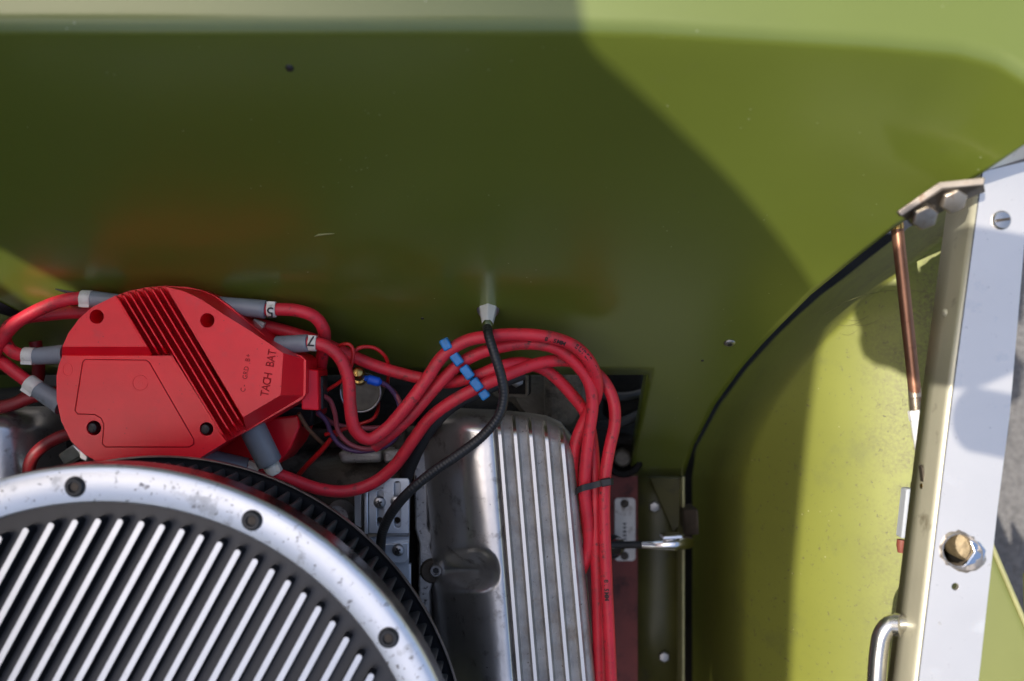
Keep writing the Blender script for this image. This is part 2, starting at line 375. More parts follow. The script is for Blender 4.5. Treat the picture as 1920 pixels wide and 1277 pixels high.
splash = thing('splash_panel', 'narrow dark olive splash panel with pale upright edge beside the red rail', 'panel', P(1245, 1100, -.262))
m = MB(); m.grid([[P(x, y, -.262) for x in (1196, 1240, 1284)] for y in (870, 1000, 1150, 1340)]); build('sheet', m, MAT['panel_dark'], splash, solid=.0015)
m = MB()
for k in range(2): m.prism([P(1279+.4*k, 893, -.232), P(1284, 893, -.232), P(1284, 1340, -.232), P(1279, 1340, -.232)], -.262); break
build('edge', m, MAT['paint_edge'], splash, bevel=.0004)
m = MB(); m.prism([P(1218, 896, -.255), P(1276, 896, -.245), P(1276, 985, -.25), P(1262, 1000, -.255)], -.2615); build('gusset', m, MAT['panel_dark'], splash, bevel=.001)
m = MB(); m.prism([P(1281, 955, -.222), P(1309, 955, -.212), P(1311, 1003, -.212), P(1283, 1006, -.222)], -.245); build('clip', m, MAT['dark_bronze'], splash, bevel=.0015)
for x, y in ((1226, 949), (1244, 1229)):
    m = MB(); c = P(x, y, -.262); m.lathe(c, (0, 0, 1), [(.0055, 0), (.0055, .005), (.0045, .0062), (.002, .0066)], 6); m.lathe(c, (0, 0, 1), [(.0072, 0), (.0072, .0012)], 18)
    build('bolt', m, MAT['screw'], splash)

rail = thing('chassis_rail', 'dark red oxide chassis rail running under the red wires', 'chassis rail', P(1170, 1150, -.30))
m = MB(); m.prism([P(1085, 885, -.262), P(1207, 885, -.262), P(1205, 1340, -.262), P(1085, 1340, -.262)], -.32); build('beam', m, MAT['oxide'], rail, bevel=.004)
ZP = -.2605
idp = thing('number_plate', 'small riveted cream plate stamped with a number on the red rail', 'plate', P(1172, 993, ZP))
def rrect(cx, cy, wx, wy, r, z, n=5, ang=0):
    out = []
    for sx, sy, a0 in ((1, 1, 0), (-1, 1, 90), (-1, -1, 180), (1, -1, 270)):
        for k in range(n+1):
            a = radians(a0+90*k/n); out.append((sx*(wx/2-r)+r*cos(a), sy*(wy/2-r)+r*sin(a)))
    return [P(cx, cy, z)+Vector((S(x*cos(ang)-y*sin(ang), z), S(x*sin(ang)+y*cos(ang), z), 0)) for x, y in out]
m = MB(); m.prism(rrect(1172, 993, 39, 118, 7, ZP+.0012), ZP-.001); build('plate', m, MAT['plate'], idp, bevel=.0003)
for y in (944, 1042):
    m = MB(); c = P(1171, y, ZP+.001); m.lathe(c, (0, 0, 1), [(.0040, 0), (.0040, .0008), (.0034, .0012), (.0028, .0004), (.0022, .0004), (.0019, .0013), (.0010, .0013)], 18)
    r_ = build('rivet', m, MAT['dark_bronze'], idp)
    m = MB(); m.lathe(c, (0, 0, 1), [(.0009, 0), (.0009, .0018)], 10); build('rivet_bore', m, MAT['black'], r_)
BOLD = .035
m = MB(); letters(m, '50844', [(P(1171.5, 1011-7.1*k, ZP+.00125), Vector((0, 1, 0)), Vector((0, 0, 1))) for k in range(5)], .0048); build('number', m, MAT['ink'], idp)
BOLD = 0

hook = thing('latch_hook', 'chrome latch hook reaching across the number plate', 'hook', P(1150, 1022, -.215))
m = MB(); zh = -.205
m.tube(pp([(1140, 1022, zh-.01), (1150, 1022, zh), (1165, 1022, zh), (1208, 1021, zh+.006)]), S(7, zh), 14); build('rod', m, MAT['hose'], hook)
m = MB(); hp_ = spline(pp([(1204, 1021, zh+.006), (1215, 1021, zh+.007), (1235, 1021, zh+.009), (1262, 1020, zh+.010), (1282, 1018, zh+.006), (1290, 1017, zh-.002)]), .001)
m.tube(hp_, [S(6.5+5.5*min(1, i/(len(hp_)*.55)), zh) for i in range(len(hp_))], 20); build('blade', m, MAT['chrome'], hook)
m = MB(); m.prism([P(1244, 1006, zh+.022), P(1279, 1004, zh+.022), P(1281, 1010, zh+.022), P(1242, 1012, zh+.022)], zh+.004); build('tab', m, MAT['chrome'], hook, bevel=.0006)
m = MB(); m.lathe(P(1158, 1023, zh-.012), (-.3, 0, 1), [(.0075, 0), (.0075, .009), (.006, .013), (.004, .013)], 20); build('eyelet', m, MAT['chrome'], hook)
m = MB(); m.lathe(P(1150, 1023, zh-.02), (-.3, 0, 1), [(.0105, 0), (.0105, .010), (.009, .014)], 20); build('bush', m, MAT['black'], hook)

# ------------------------------------------------------------------ alloy side rail with everything bolted to it
ZR = .12; HR = .035
srail = thing('side_rail', 'pale alloy angle rail with a large ragged hole along the right edge', 'rail', P(1790, 760, ZR-HR))
LE = [(1842, 322), (1785, 748), (1722, 1277), (1708, 1390)]; RE = [(1934, 300), (1893, 782), (1871, 950), (1835, 1277), (1822, 1390)]
m = MB(); poly = [P(x, y, ZR) for x, y in LE] + [P(x, y, ZR) for x, y in reversed(RE)]
m.prism(poly, ZR-.003)
top = build('top_flange', m, MAT['alloy'], srail)
Rr = top['_o']
def local_cut(o, c, r, h, axis=(0, 0, 1), n=28):
    k = cyl_cut(Vector(c), r, h, axis, n); k.location = Vector((0, 0, 0)); return k
# cutters are in world space, the flange sits under an Empty: update before cutting
bpy.context.view_layer.update()
hole = P(1797, 1031, ZR)
cut(top, [cyl_cut(hole, S(30, ZR), .02), cyl_cut(P(1791, 1100, ZR), S(7, ZR), .02, n=16)])
q = top.modifiers.new('b', 'BEVEL'); q.width = .0007; q.segments = 2; q.limit_method = 'ANGLE'; q.angle_limit = radians(40)
m = MB()                                                # rounded fold and the upright inner flange
prev = []
for x, y in LE:
    p = P(x, y, ZR); row = []
    d = Vector((-1, 0, 0))
    for k in range(7):
        a = radians(90*k/6); row.append(p + Vector((-.0032*sin(a), -.0004*sin(a), -.0032*(1-cos(a)))))
    row.append(p+Vector((-.0033, -.0004, -HR*.5))); row.append(p+Vector((-.0034, -.0004, -HR)))
    prev.append(row)
m.grid(prev); up = build('upright_flange', m, MAT['alloy_side'], srail, smooth=50, solid=.0025)
m = MB(); m.prism([P(1842, 322, ZR+.0006), P(1934, 258, ZR+.012), P(1990, 240, ZR+.012), P(1990, 268, ZR+.004), P(1934, 293, ZR+.0006)], ZR-.003); build('end_flange', m, MAT['alloy'], srail, bevel=.0006)
m = MB(); m.tube([P(x-.6, y, ZR-.0002) for x, y in LE], .0004, 6); build('seam', m, MAT['black'], srail)
# ragged lip and the bolt down in the hole
m = MB()
ring = []
for i in range(2):
    ring.append([])
rr = random.Random(11); N_ = 36; vs = []
rad = [[], [], [], []]
for k in range(N_):
    a = 2*pi*k/N_; j = rr.uniform(-.0007, .0009); bulge = .006*max(0, cos(a+.55))**3
    o_ = hole + Vector((0, 0, 0))
    for q_, (r0, h0) in enumerate(((S(30, ZR)+.0016+j+bulge, .0002), (S(30, ZR)+.0010+bulge*.7, .0012+rr.uniform(0, .0008)), (S(30, ZR)-.0002, .0008+rr.uniform(0, .0006)), (S(30, ZR)-.0006+rr.uniform(-.0004, .0002), -.004))):
        rad[q_].append(o_+Vector((cos(a)*r0, sin(a)*r0, h0)))
m.grid([r_+[r_[0]] for r_ in rad]); build('ragged_lip', m, MAT['torn'], srail, smooth=50)
m = MB(); m.prism([P(1818, 1012, ZR+.0018), P(1838, 1016, ZR+.0012), P(1850, 1032, ZR+.001), P(1846, 1052, ZR+.001), P(1822, 1060, ZR+.0016), P(1800, 1066, ZR+.0012), P(1812, 1056, ZR+.0022), P(1826, 1036, ZR+.0022)], ZR-.0005); build('torn_tab', m, MAT['chrome'], srail, bevel=.0008)
m = MB(); c = P(1807, 1016, ZR-.020); m.lathe(c, (-.15, .1, 1), [(.0105, -.03), (.0105, .012), (.009, .0155), (.003, .016)], 24); build('bolt_end', m, MAT['old_brass'], srail)
m = MB(); m.grid([[hole+Vector((cos(2*pi*k/28)*r_, sin(2*pi*k/28)*r_, h_)) for r_, h_ in ((.0003, -.045), (S(31, ZR), -.044), (S(31, ZR), -.0035))] for k in range(29)]); build('shade_cup', m, MAT['black'], srail)  # added black cup, stands in for the dark inside the hole
m = MB(); c = P(1877, 413, ZR); m.lathe(c, (0, 0, 1), [(S(18, ZR), 0), (S(18, ZR), .0008), (S(15, ZR), .0018), (S(5, ZR), .0021)], 28); scw = build('slotted_screw', m, MAT['stainless'], srail)
m = MB(); m.box(c+Vector((0, 0, .0017)), (S(27, ZR), S(5, ZR), .0012), rz=radians(-172)); build('slot', m, MAT['dark_bronze'], scw)
zs = ZR-.020
def on_up(py, dz): # a point on the upright flange's face
    x = lerp([(b, a) for a, b in LE], py); p = P(x, py, ZR); return p+Vector((-.0034, 0, -dz))
UN = Vector((-1, -.125, 0)).normalized()
c = on_up(905, .020)
m = MB(); 
sl_pts = [c+Vector((0, .006*k, 0)) + UN*.0001 for k in (-1, 1)]
prof = []
for k in range(24):
    a = 2*pi*k/24; prof.append((cos(a)*.0024, sin(a)*.0024+(.0055 if sin(a) >= 0 else -.0055)))
t_ = Vector((.125, -1, 0)).normalized()
m.add([c+t_*b+Vector((0, 0, a))+UN*.0004 for a, b in prof]+[c+t_*b+Vector((0, 0, a))-UN*.0008 for a, b in prof], [tuple(range(24))]+[(i, (i+1) % 24, 24+(i+1) % 24, 24+i) for i in range(24)])
slot = build('slot', m, MAT['dark_bronze'], srail)
m = MB(); dome(m, c+t_*.0052+UN*.0003, UN, .0022, .0014, 14); build('slot_rivet', m, MAT['brass'], srail)
m = MB(); dome(m, on_up(585, .017), UN, .0026, .0016, 14); build('rivet', m, MAT['alloy_side'], srail)

# bracket, bolts, copper rod
brk = thing('bracket', 'bronze coloured angled bracket with two hex bolts at the rail end', 'bracket', P(1760, 370, .07))
zb = max(on_wall(1683, 396).z, on_wall(1762, 341).z, on_wall(1842, 330).z) + .003
top_l = [(1683, 396), (1762, 341), (1842, 333)]; bot_l = [(1836, 350), (1790, 372), (1758, 390), (1700, 411)]
m = MB()
A = [P(1683, 396, zb), P(1762, 341, zb+.004), P(1848, 332, zb+.008)]; Bq = [P(1690, 406, zb), P(1767, 354, zb+.004), P(1846, 347, zb+.008)]
m.prism(A+Bq[::-1], zb-.004, [p-Vector((0, 0, .003)) for p in A+Bq[::-1]]); build('edge_flange', m, MAT['bronze'], brk, bevel=.0006)
C_ = [P(1848, 360, zb-.012), P(1797, 378, zb-.016), P(1762, 400, zb-.018), P(1704, 416, zb-.014)]
m = MB(); pl = Bq + C_
m.add([p for p in pl]+[p+Vector((.0, .002, -.004)) for p in pl], [tuple(range(7)), tuple(range(13, 6, -1))]+[(i, 7+i, 7+(i+1) % 7, (i+1) % 7) for i in range(7)]); build('web', m, MAT['dark_bronze'], brk, bevel=.0005)
for x, y, zq in ((1726, 398, zb+.004), (1780, 367, zb+.006)):
    m = MB(); c = P(x, y, zq-.012); ax = Vector((-.02, -.45, .7)); m.lathe(c, ax, [(.0076, 0), (.0076, .0075), (.0068, .0088), (.004, .0092)], 6); h_ = build('hex_bolt', m, MAT['bronze'], brk, smooth=20, bevel=.0005)
    m = MB(); m.lathe(c, ax, [(.0084, -.001), (.0084, .0012)], 24); build('washer', m, MAT['dark_bronze'], h_)
rod = thing('copper_rod', 'brown copper rod with brass tip and white end fitting beside the rail', 'rod', P(1712, 800, .05))
za, zc = .070, .062
m = MB(); m.tube(pp([(1682, 425, za), (1716, 742, zc)]), S(11.5, za), 20); build('shaft', m, MAT['copper'], rod)
m = MB(); m.tube(pp([(1680, 404, za), (1681, 408, za), (1682, 424, za), (1682.6, 430, za)]), [S(8, za), S(10.5, za), S(12, za), S(11.6, za)], 20); build('tip', m, MAT['brass'], rod)
m = MB(); a_, b_ = P(1714.5, 728, zc), P(1718, 769, zc); pts = [a_.lerp(b_, i/60) for i in range(61)]; m.tube(pts, [S(11.8, zc)+(.0005 if i % 4 < 2 else -.0003)*(i > 24) for i in range(61)], 18); build('thread', m, MAT['bronze'], rod, smooth=50)
m = MB(); m.lathe(P(1716.5, 768, zc), P(1720, 790, zc)-P(1716.5, 768, zc), [(S(13, zc), 0), (S(15, zc), .001), (S(15, zc), .0065), (S(13.5, zc), .0075)], 6); build('nut', m, MAT['white_plastic'], rod, bevel=.0005)
m = MB(); m.tube(pp([(1719, 786, zc), (1722, 815, zc-.003), (1727, 850, zc-.009), (1733, 890, zc-.02)]), [S(12, zc), S(11, zc), S(10, zc), S(8, zc)], 20); build('sleeve', m, MAT['white_plastic'], rod)
clip = thing('cable_clip', 'grey cable clip with red tip tucked under the rail', 'clip', P(1700, 970, .04))
m = MB(); m.prism([P(1700, 917, .05), P(1716, 917, .05), P(1712, 1010, .05), P(1690, 1010, .05)], .04); build('body', m, MAT['grey_plastic'], clip, bevel=.001)
m = MB(); m.tube(pp([(1691, 1012, .045), (1690, 1022, .045), (1689, 1036, .045)]), [S(9, .045), S(9, .045), S(6, .045)], 14); build('tip', m, MAT['rust'], clip)
hand = thing('stay_bar', 'bent stainless stay bar hooked into the rail at the bottom right', 'bar', P(1645, 1290, .09))
zz = .098
m = MB(); m.tube(spline(pp([(1636, 1420, zz-.01), (1642, 1300, zz), (1648, 1220, zz), (1654, 1190, zz), (1668, 1172, zz), (1690, 1168, zz), (1708, 1169, zz)]), .002), S(17, zz), 22); build('tube', m, MAT['stainless'], hand)
m = MB(); a_, b_ = P(1676, 1171, zz), P(1685, 1169, zz); d_ = (b_-a_); m.lathe(a_, d_+Vector((0, -.0004, .002)), [(S(17, zz), 0), (S(21, zz), .0004), (S(21, zz), .0040), (S(17, zz), .0044)], 24); build('collar', m, MAT['stainless'], hand)
m = MB(); m.lathe(P(1702, 1170, zz), UN*-1, [(S(20, zz), 0), (S(22, zz), .003), (S(20, zz), .004)], 24); build('washer', m, MAT['dark_bronze'], hand)

outer = thing('outer_fender', 'green outer fender far below the rail at the bottom right corner', 'fender', P(1900, 1250, -.16))
m = MB(); ed = [(1852, 1006), (1865, 1036), (1892, 1099), (1920, 1164), (1960, 1258), (2010, 1380)]
rows = []
for x, y in ed:
    row = []
    for k, (dx, dz) in enumerate(((0, 0), (-8, .0015), (-16, .001), (-60, -.004), (-140, -.012), (-260, -.03))): row.append(P(x+dx, y+abs(dx)*.25, -.12+dz))
    rows.append(row)
m.grid(rows); build('sheet', m, MAT['outer_paint'], outer, smooth=50, solid=.0015)
m = MB(); m.tube(pp([(x, y, -.119) for x, y in ed]), .0022, 10); build('lit_edge', m, MAT['paint_edge'], outer)  # paler paint, the light caught by the edge put into the colour
m = MB(); fl = [(1924, 1075), (2001, 1202), (2110, 1380), (2020, 1390), (1972, 1280), (1926, 1176)]
m.prism([P(x, y, -.118) for x, y in fl], -.124); build('shade_flare', m, MAT['outer_paint'], outer, bevel=.001)  # added out of view, throws the dark wedge on the asphalt

# ------------------------------------------------------------------ unseen hood panel added above the bay, outlined to throw the broad shade
def up_sun(p, z): return p + SUN*((z-p.z)/SUN.z)
ZB = 1.42
sh = [P(1062, -60, .212), P(1072, 0, .21), P(1080, 40, .207)] + [on_wall(x, y) for x, y in ((1095, 80), (1165, 146), (1232, 208), (1305, 278), (1380, 354), (1432, 416), (1480, 478), (1528, 548))]
sh += [on_fender(x, y) for x, y in ((1538, 600), (1528, 680), (1512, 800), (1500, 920), (1486, 1080), (1478, 1277), (1474, 1370))]
sh += [P(1290, 1370, -.22), P(1090, 1318, -.03), P(820, 1312, .15), P(300, 1302, .15), P(-70, 1300, .15), P(-110, 1000, .1), P(-110, 700, .03), P(-100, 655, .01), P(100, 590, .01), on_wall(150, 548), on_wall(70, 505), on_wall(0, 466), on_wall(-120, 420), on_wall(-140, 300), P(-140, -60, .215)]
bon = thing('shade_bonnet', 'unseen olive green hood panel, added and outlined to throw the broad shade', 'shade_bonnet', (-.6, -.2, ZB))
out = [up_sun(p, ZB) for p in sh]
out = spline(out[:11], .01)[:-1] + out[10:]
m = MB(); m.prism([p+Vector((0, 0, .004)) for p in out], ZB); build('skin', m, MAT['paint'], bon)
m = MB(); m.grid([[Vector((x, y, z)) for y in (-.95, -.3, 0, .4)] for x, z in ((-.80, .12), (-.86, .5), (-.94, 1.0), (-1.02, 1.41))]); build('side_skin', m, MAT['panel_dark'], bon, solid=.003)  # added wall, blocks sky light from the far side
cen = sum(out, Vector((0, 0, 0)))/len(out)
m = MB(); m.tube([up_sun(P(-250, 1400, .1), ZB-.005), Vector((-.75, -.75, .05))], .006, 12); build('stay', m, MAT['stainless'], bon)
sky_block = thing('sky_block_panel', 'unseen olive panel added upright ahead of the engine to darken the firewall', 'panel', (0, -.92, -.2))
m = MB(); m.grid([[Vector((x, -.92-.06*abs(x)**2, z)) for x in (-1.1, -.6, 0, .5, 1.0)] for z in (-.3, .1, .5, .8)]); build('skin', m, MAT['panel_dark'], sky_block, solid=.003)  # added out of view, cuts the sky light on the firewall
lf = thing('inner_fender', 'unseen olive inner fender, added at the far side of the bay to block low sky', 'fender', (-.62, -.2, -.3))
m = MB(); m.grid([[Vector((x, y, z)) for x, z in ((-.50, -.36), (-.56, -.1), (-.64, .08), (-.75, .12))] for y in (-.9, -.4, .0, .1)]); build('sheet', m, MAT['paint'], lf, solid=.003)  # unseen, added to keep low sky out of the bay
ws = thing('windscreen', 'unseen dark raked windscreen, added behind the cowl to block sky light', 'windscreen', (0, .50, .22))
m = MB(); m.grid([[Vector((x, y+.04*x*x, z)) for x in (-.9, -.45, 0, .45, .9)] for y, z in ((.46, .20), (.60, .50), (.72, .78))]); build('glass', m, MAT['hose'], ws, solid=.005)  # unseen, added to block the sky behind the cowl
# the photographer's unseen camera, outlined to throw the small rounded shade on fender and rail
ZK = .80
kam = thing('camera_body', 'unseen black camera body, outlined to throw the shade on fender and rail', 'camera', (-.05, .02, ZK))
def shade(pts, z): return [up_sun(p, z) for p in pts]
k1 = [on_fender(x, y) for x, y in ((1745, 538), (1700, 540), (1670, 554), (1652, 580), (1655, 600), (1668, 628), (1664, 648), (1672, 676), (1695, 694), (1728, 702))]
k1 += [P(x, y, ZR) for x, y in ((1800, 731), (1850, 724), (1890, 706), (1925, 690), (1990, 660), (2010, 520), (1960, 448), (1890, 436), (1830, 424), (1790, 416))]
m = MB(); m.prism(shade(k1, ZK), ZK-.05); build('body', m, MAT['black'], kam, bevel=.002)
k2 = [P(1893+44*cos(a), 800+62*sin(a), ZR) for a in [2*pi*i/20 for i in range(20)]]
m = MB(); m.prism(shade(k2, ZK-.001), ZK-.045); build('grip', m, MAT['black'], kam, bevel=.002)

# ------------------------------------------------------------------ engine castings in the dark of the bay
blk = thing('engine_block', 'near-black engine block added to darken the gaps under the intake and wires', 'engine block', (-.1, -.2, -.34))
m = MB(); m.prism([P(-200, 745, -.13), P(600, 735, -.14), P(1060, 760, -.15), P(1090, 1340, -.15), P(-200, 1340, -.13)], -.34); build('casting', m, MAT['cast_dark'], blk, bevel=.01, seg=3)  # big dark box added so the gaps below stay black
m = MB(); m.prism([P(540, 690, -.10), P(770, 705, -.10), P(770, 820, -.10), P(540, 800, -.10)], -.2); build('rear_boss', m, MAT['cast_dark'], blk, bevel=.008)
tray = struct(build('dark_sheet', (lambda q: (q.grid([[Vector((x, y, -.42)) for x in (-.7, 0, .52)] for y in (-.8, -.3, .12)]), q)[1])(MB()), MAT['cast_dark'], solid=.004))  # added black sheet, stands in for the dark below the bay
bell = thing('bellhousing', 'rough grey bellhousing casting behind the ribbed valve cover', 'bellhousing', P(1050, 740, -.2))
m = MB(); m.lathe(P(1010, 735, -.30), (.05, .1, 1), [(.048, 0), (.046, .08), (.040, .13), (.034, .16), (.02, .165)], 28); build('dome', m, MAT['cast_warm'], bell)
m = MB(); m.prism([P(1022, 690, -.10), P(1096, 692, -.10), P(1092, 760, -.11), P(1075, 800, -.12), P(1022, 800, -.12)], -.2); build('lug', m, MAT['cast_warm'], bell, bevel=.006, seg=3)
m = MB(); m.prism(rrect(965, 716, 62, 52, 8, -.085), -.088); lu = build('bracket', m, MAT['cast_dark'], bell, bevel=.0008)
m = MB(); m.lathe(P(968, 712, -.086), (0, 0, 1), [(.006, 0), (.006, .004), (.004, .0052)], 6); build('bolt', m, MAT['screw'], bell)
m = MB(); m.tube(pp([(940, 742, -.084), (985, 742, -.084), (988, 738, -.084), (988, 690, -.084)]), .0014, 8); build('lip', m, MAT['cast_warm'], bell)
hp = thing('heater_pipe', 'dark round pipe stub in the black opening right of the wires', 'pipe', P(1165, 850, -.22))
m = MB(); m.lathe(P(1168, 850, -.24), (-.1, 0, 1), [(.019, 0), (.019, .03), (.017, .034), (.013, .034), (.012, .018)], 28); build('collar', m, MAT['cast_dark'], hp)
m = MB(); m.lathe(P(1166, 852, -.235), (-.1, 0, 1), [(.008, 0), (.008, .03), (.006, .034)], 20); build('stub', m, MAT['cast_warm'], hp)
for k, (a, b) in enumerate((((1120, 800, -.2), (1215, 770, -.19)), ((1130, 742, -.2), (1216, 735, -.2)))):
    m = MB(); m.tube(spline(pp([a, tuple((a[i]+b[i])/2+(0, 6, .004)[i] for i in range(3)), b])), .0045, 10)
    tag(build('cable', m, MAT['hose']), ('black cable crossing low in the dark opening beside the wires', 'black cable crossing high in the dark opening beside the wires')[k], 'cable', 'black cables in the dark opening')
m = MB(); m.box(P(1165, 735, -.24), (.03, .05, .06)); tag(build('relay_box', m, MAT['cast_dark'], bevel=.003), 'dark box deep in the opening right of the wires', 'box')

# intake manifold
im = thing('intake_manifold', 'brown stained cast intake manifold between distributor and valve cover', 'manifold', P(660, 900, -.12))
m = MB(); rows = []
for j in range(46):
    row = []
    for i in range(46):
        px = 470+360*i/45; py = 800+360*j/45
        z = -.105 + .012*sin(px*.021+.6)*cos(py*.027) + .010*math.exp(-((px-690)/60)**2-((py-900)/30)**2) - .018*math.exp(-((px-600)/70)**2-((py-845)/22)**2)
        row.append(P(px, py, z))
    rows.append(row)
m.grid(rows); build('casting', m, MAT['cast_warm'], im, smooth=60, solid=.006)
m = MB(); m.prism([P(632, 848, -.075), P(716, 846, -.072), P(716, 868, -.072), P(640, 870, -.075)], -.11); build('runner', m, MAT['flange'], im, bevel=.003, seg=3)
m = MB(); m.prism([P(718, 845, -.070), P(748, 843, -.070), P(752, 866, -.070), P(720, 869, -.070)], -.11); build('runner', m, MAT['flange'], im, bevel=.002, seg=3)
m = MB(); m.prism([P(738, 800, -.078), P(758, 800, -.078), P(760, 846, -.078), P(740, 846, -.078)], -.11); build('boss', m, MAT['cast_warm'], im, bevel=.002)
m = MB(); m.lathe(P(645, 956, -.10), (0, 0, 1), [(S(26, -.07), 0), (S(26, -.07), .03), (S(22, -.07), .036), (S(17, -.07), .036)], 28); build('stud_boss', m, MAT['flange'], im)
m = MB(); fx = [(775, 846), (801, 846), (801, 988), (812, 1006), (806, 1024), (812, 1042), (812, 1090), (806, 1110), (812, 1340), (780, 1340), (786, 1020), (778, 992)]
m.prism([P(x, y, -.062) for x, y in fx], -.12); build('gasket_flange', m, MAT['flange'], im, bevel=.0015, seg=2)
m = MB(); m.prism([P(748, 905, -.085), P(776, 905, -.085), P(784, 1110, -.085), P(770, 1200, -.085), P(752, 1200, -.085)], -.12); build('valley_wall', m, MAT['cast_dark'], im, bevel=.002)

# ------------------------------------------------------------------ ribbed valve cover
vc = thing('valve_cover', 'ribbed polished aluminium valve cover under the black braided hose', 'valve cover', P(930, 1020, -.09))
PROF = [(800, -.092), (801, -.074), (808, -.060), (822, -.045), (842, -.030), (862, -.0165), (878, -.0070), (890, -.0030), (904, -.0009), (922, 0), (938, -.0005), (943.5, -.0040), (946.5, -.0065), (952, -.0068), (1080, -.0250), (1086, -.0275), (1090, -.034), (1092, -.05), (1093, -.09)]
ps = spline([Vector((a, b*3000, 0)) for a, b in PROF], 1.6)
PS = [(p.x, p.y/3000) for p in ps]
def vslope(x): return .078+.014*max(0, min(1, (x-930)/150))
def vc_pt(x, z, py):
    # far end: rounded in plan and falling away
    e = lerp([(795, 806), (812, 784), (840, 770), (880, 766), (950, 770), (1010, 777), (1045, 784), (1075, 800), (1095, 830)], x)
    d = py - e; R_ = 46
    zz_ = z
    if d < R_:
        t = 1-max(d, 0)/R_; zz_ = z - (.05*(1-math.sqrt(max(0, 1-t*t))) if t < 1 else .05)
    xx = x + vslope(x)*(py-1000)
    # bolt pocket scooped out of the side
    cy = 1068; h = 46; xe = 936+.08*(py-1000)
    d_ = hypot(max(0, xx-(xe-h)), py-cy)/h
    if d_ < 1 and xx < xe:
        q_ = .72*(1-d_*d_*(3-2*d_)) if d_ > 0 else .72
        fl_ = -.060+.046*max(0, min(1, (xx-815)/(xe-815)))**1.6
        zz_ = zz_*(1-q_)+min(zz_, fl_)*q_
    return P(xx, py, zz_)
pys = []
y_ = 762
while y_ < 1345:
    pys.append(y_); y_ += 2.0 if y_ < 830 else (2.5 if 1020 < y_ < 1120 else 7)
m = MB(); rows = []
for py in pys:
    row = []
    for x, z in PS:
        e = lerp([(795, 806), (812, 784), (840, 770), (880, 766), (950, 770), (1010, 777), (1045, 784), (1075, 800), (1095, 830)], x)
        p = vc_pt(x, z, max(py, e))
        if py < e: p = Vector((p.x, p.y, p.z-.0012*(e-py)))
        row.append(p)
    rows.append(row)
nx = len(PS); b = len(m.v)
for i in range(len(rows)-1):
    pass
flat = [p for r in rows for p in r]
fs = []; mi = []
for i in range(len(rows)-1):
    for j in range(nx-1):
        fs.append((i*nx+j, i*nx+j+1, (i+1)*nx+j+1, (i+1)*nx+j)); mi.append(1 if 947 < PS[j][0] < 1090 else 0)
m.v = flat; m.f = fs; m.m = mi
build('shell', m, [MAT['polished'], MAT['cast']], vc, smooth=55)
def zprof(x): return lerp(PS, x)
for k in range(5):
    x0 = 952 + 29.4*k; z0 = zprof(x0+2)
    m = MB(); L_, R_, L2, R2 = [], [], [], []
    for py in [768+2.2*i for i in range(28)]+[832+14*i for i in range(37)]:
        e = lerp([(950, 772), (1010, 779), (1045, 787), (1075, 803)], x0)
        if py < e: continue
        a = vc_pt(x0-3.0, zprof(x0-3.0), py); c_ = vc_pt(x0+3.0, zprof(x0+3.0), py); hh = .0042
        zt = max(a.z, c_.z)+hh
        L_.append(Vector((a.x, a.y, zt))); R_.append(Vector((c_.x, c_.y, zt))); L2.append(a-Vector((.0020, 0, .0004))); R2.append(c_-Vector((-.0020, 0, .0012)))
    n = len(L_)
    m.grid([L2, L_, R_, R2]); m.m = [1]*(n-1)+[0]*(n-1)+[1]*(n-1)
    build('rib', m, [MAT['rib_top'], MAT['cast']], vc, smooth=30)
m = MB(); c = P(818, 1068, -.058); m.lathe(P(812, 1068, -.066), (0, 0, 1), [(S(24, -.06), 0), (S(24, -.06), .004), (S(20, -.06), .006)], 28); build('washer', m, MAT['dark_bronze'], vc)
m = MB(); m.lathe(c, (0, 0, 1), [(S(12, -.055), 0), (S(12, -.055), .004), (S(10, -.055), .0055), (S(7, -.055), .0055), (S(6.5, -.055), .003)], 24); bo = build('cap_bolt', m, MAT['screw'], vc)
m = MB(); m.lathe(c, (0, 0, 1), [(S(6, -.055), 0), (S(6, -.055), .0036)], 6); build('socket', m, MAT['black'], bo)

vl = thing('valve_cover', 'smooth polished valve cover corner at the left edge under the wires', 'valve cover', P(20, 850, -.1))
m = MB(); rows = []
for py in [762+4*i for i in range(12)]+[812+14*i for i in range(18)]:
    row = []
    for x, z in ((-160, -.02), (-120, -.012), (-70, -.006), (-20, -.005), (10, -.008), (40, -.016), (70, -.030), (95, -.048), (115, -.072), (120, -.12)):
        t = 1-min(1, (py-762)/46); row.append(P(x+(py-800)*.1, py, z-.045*(1-math.sqrt(max(0, 1-t*t)))))
    rows.append(row)
m.grid(rows); build('shell', m, MAT['polished'], vl, smooth=60)

# ------------------------------------------------------------------ red distributor cap
dc = thing('distributor', 'red plastic distributor with ribbed cap, moulded lettering and grey wire boots', 'distributor', P(340, 710, -.03))
O = [(117, 667), (117, 650), (128, 625), (148, 598), (173, 576), (207, 559), (240, 546), (275, 539), (310, 536), (350, 538), (378, 544), (402, 554), (430, 573), (457, 597), (495, 628), (530, 655), (566, 668), (574, 676), (573, 738), (566, 749), (520, 775), (467, 806), (423, 829), (366, 864), (300, 870), (187, 869), (157, 851), (133, 827), (115, 790), (106, 750), (106, 705), (110, 685)]
ZL, ZH, ZO = .0375, .0450, .026
m = MB(); m.prism([P(x, y, ZO) for x, y in O], -.012)
Lw = [(117, 667), (323, 667), (424, 828), (423, 829), (366, 864), (300, 870), (187, 869), (157, 851), (133, 827), (115, 790), (106, 750), (106, 705), (110, 685)]
def cl(c_, y): return ((c_+.515*y)/.857, y)      # x of a rib line with offset c_ at height y
ribpoly = [cl(-101, 668), cl(-101, 556), (240, 546), (275, 539), (310, 536), cl(-9, 560), cl(-9, 700), cl(-9, 781), (423, 829)]
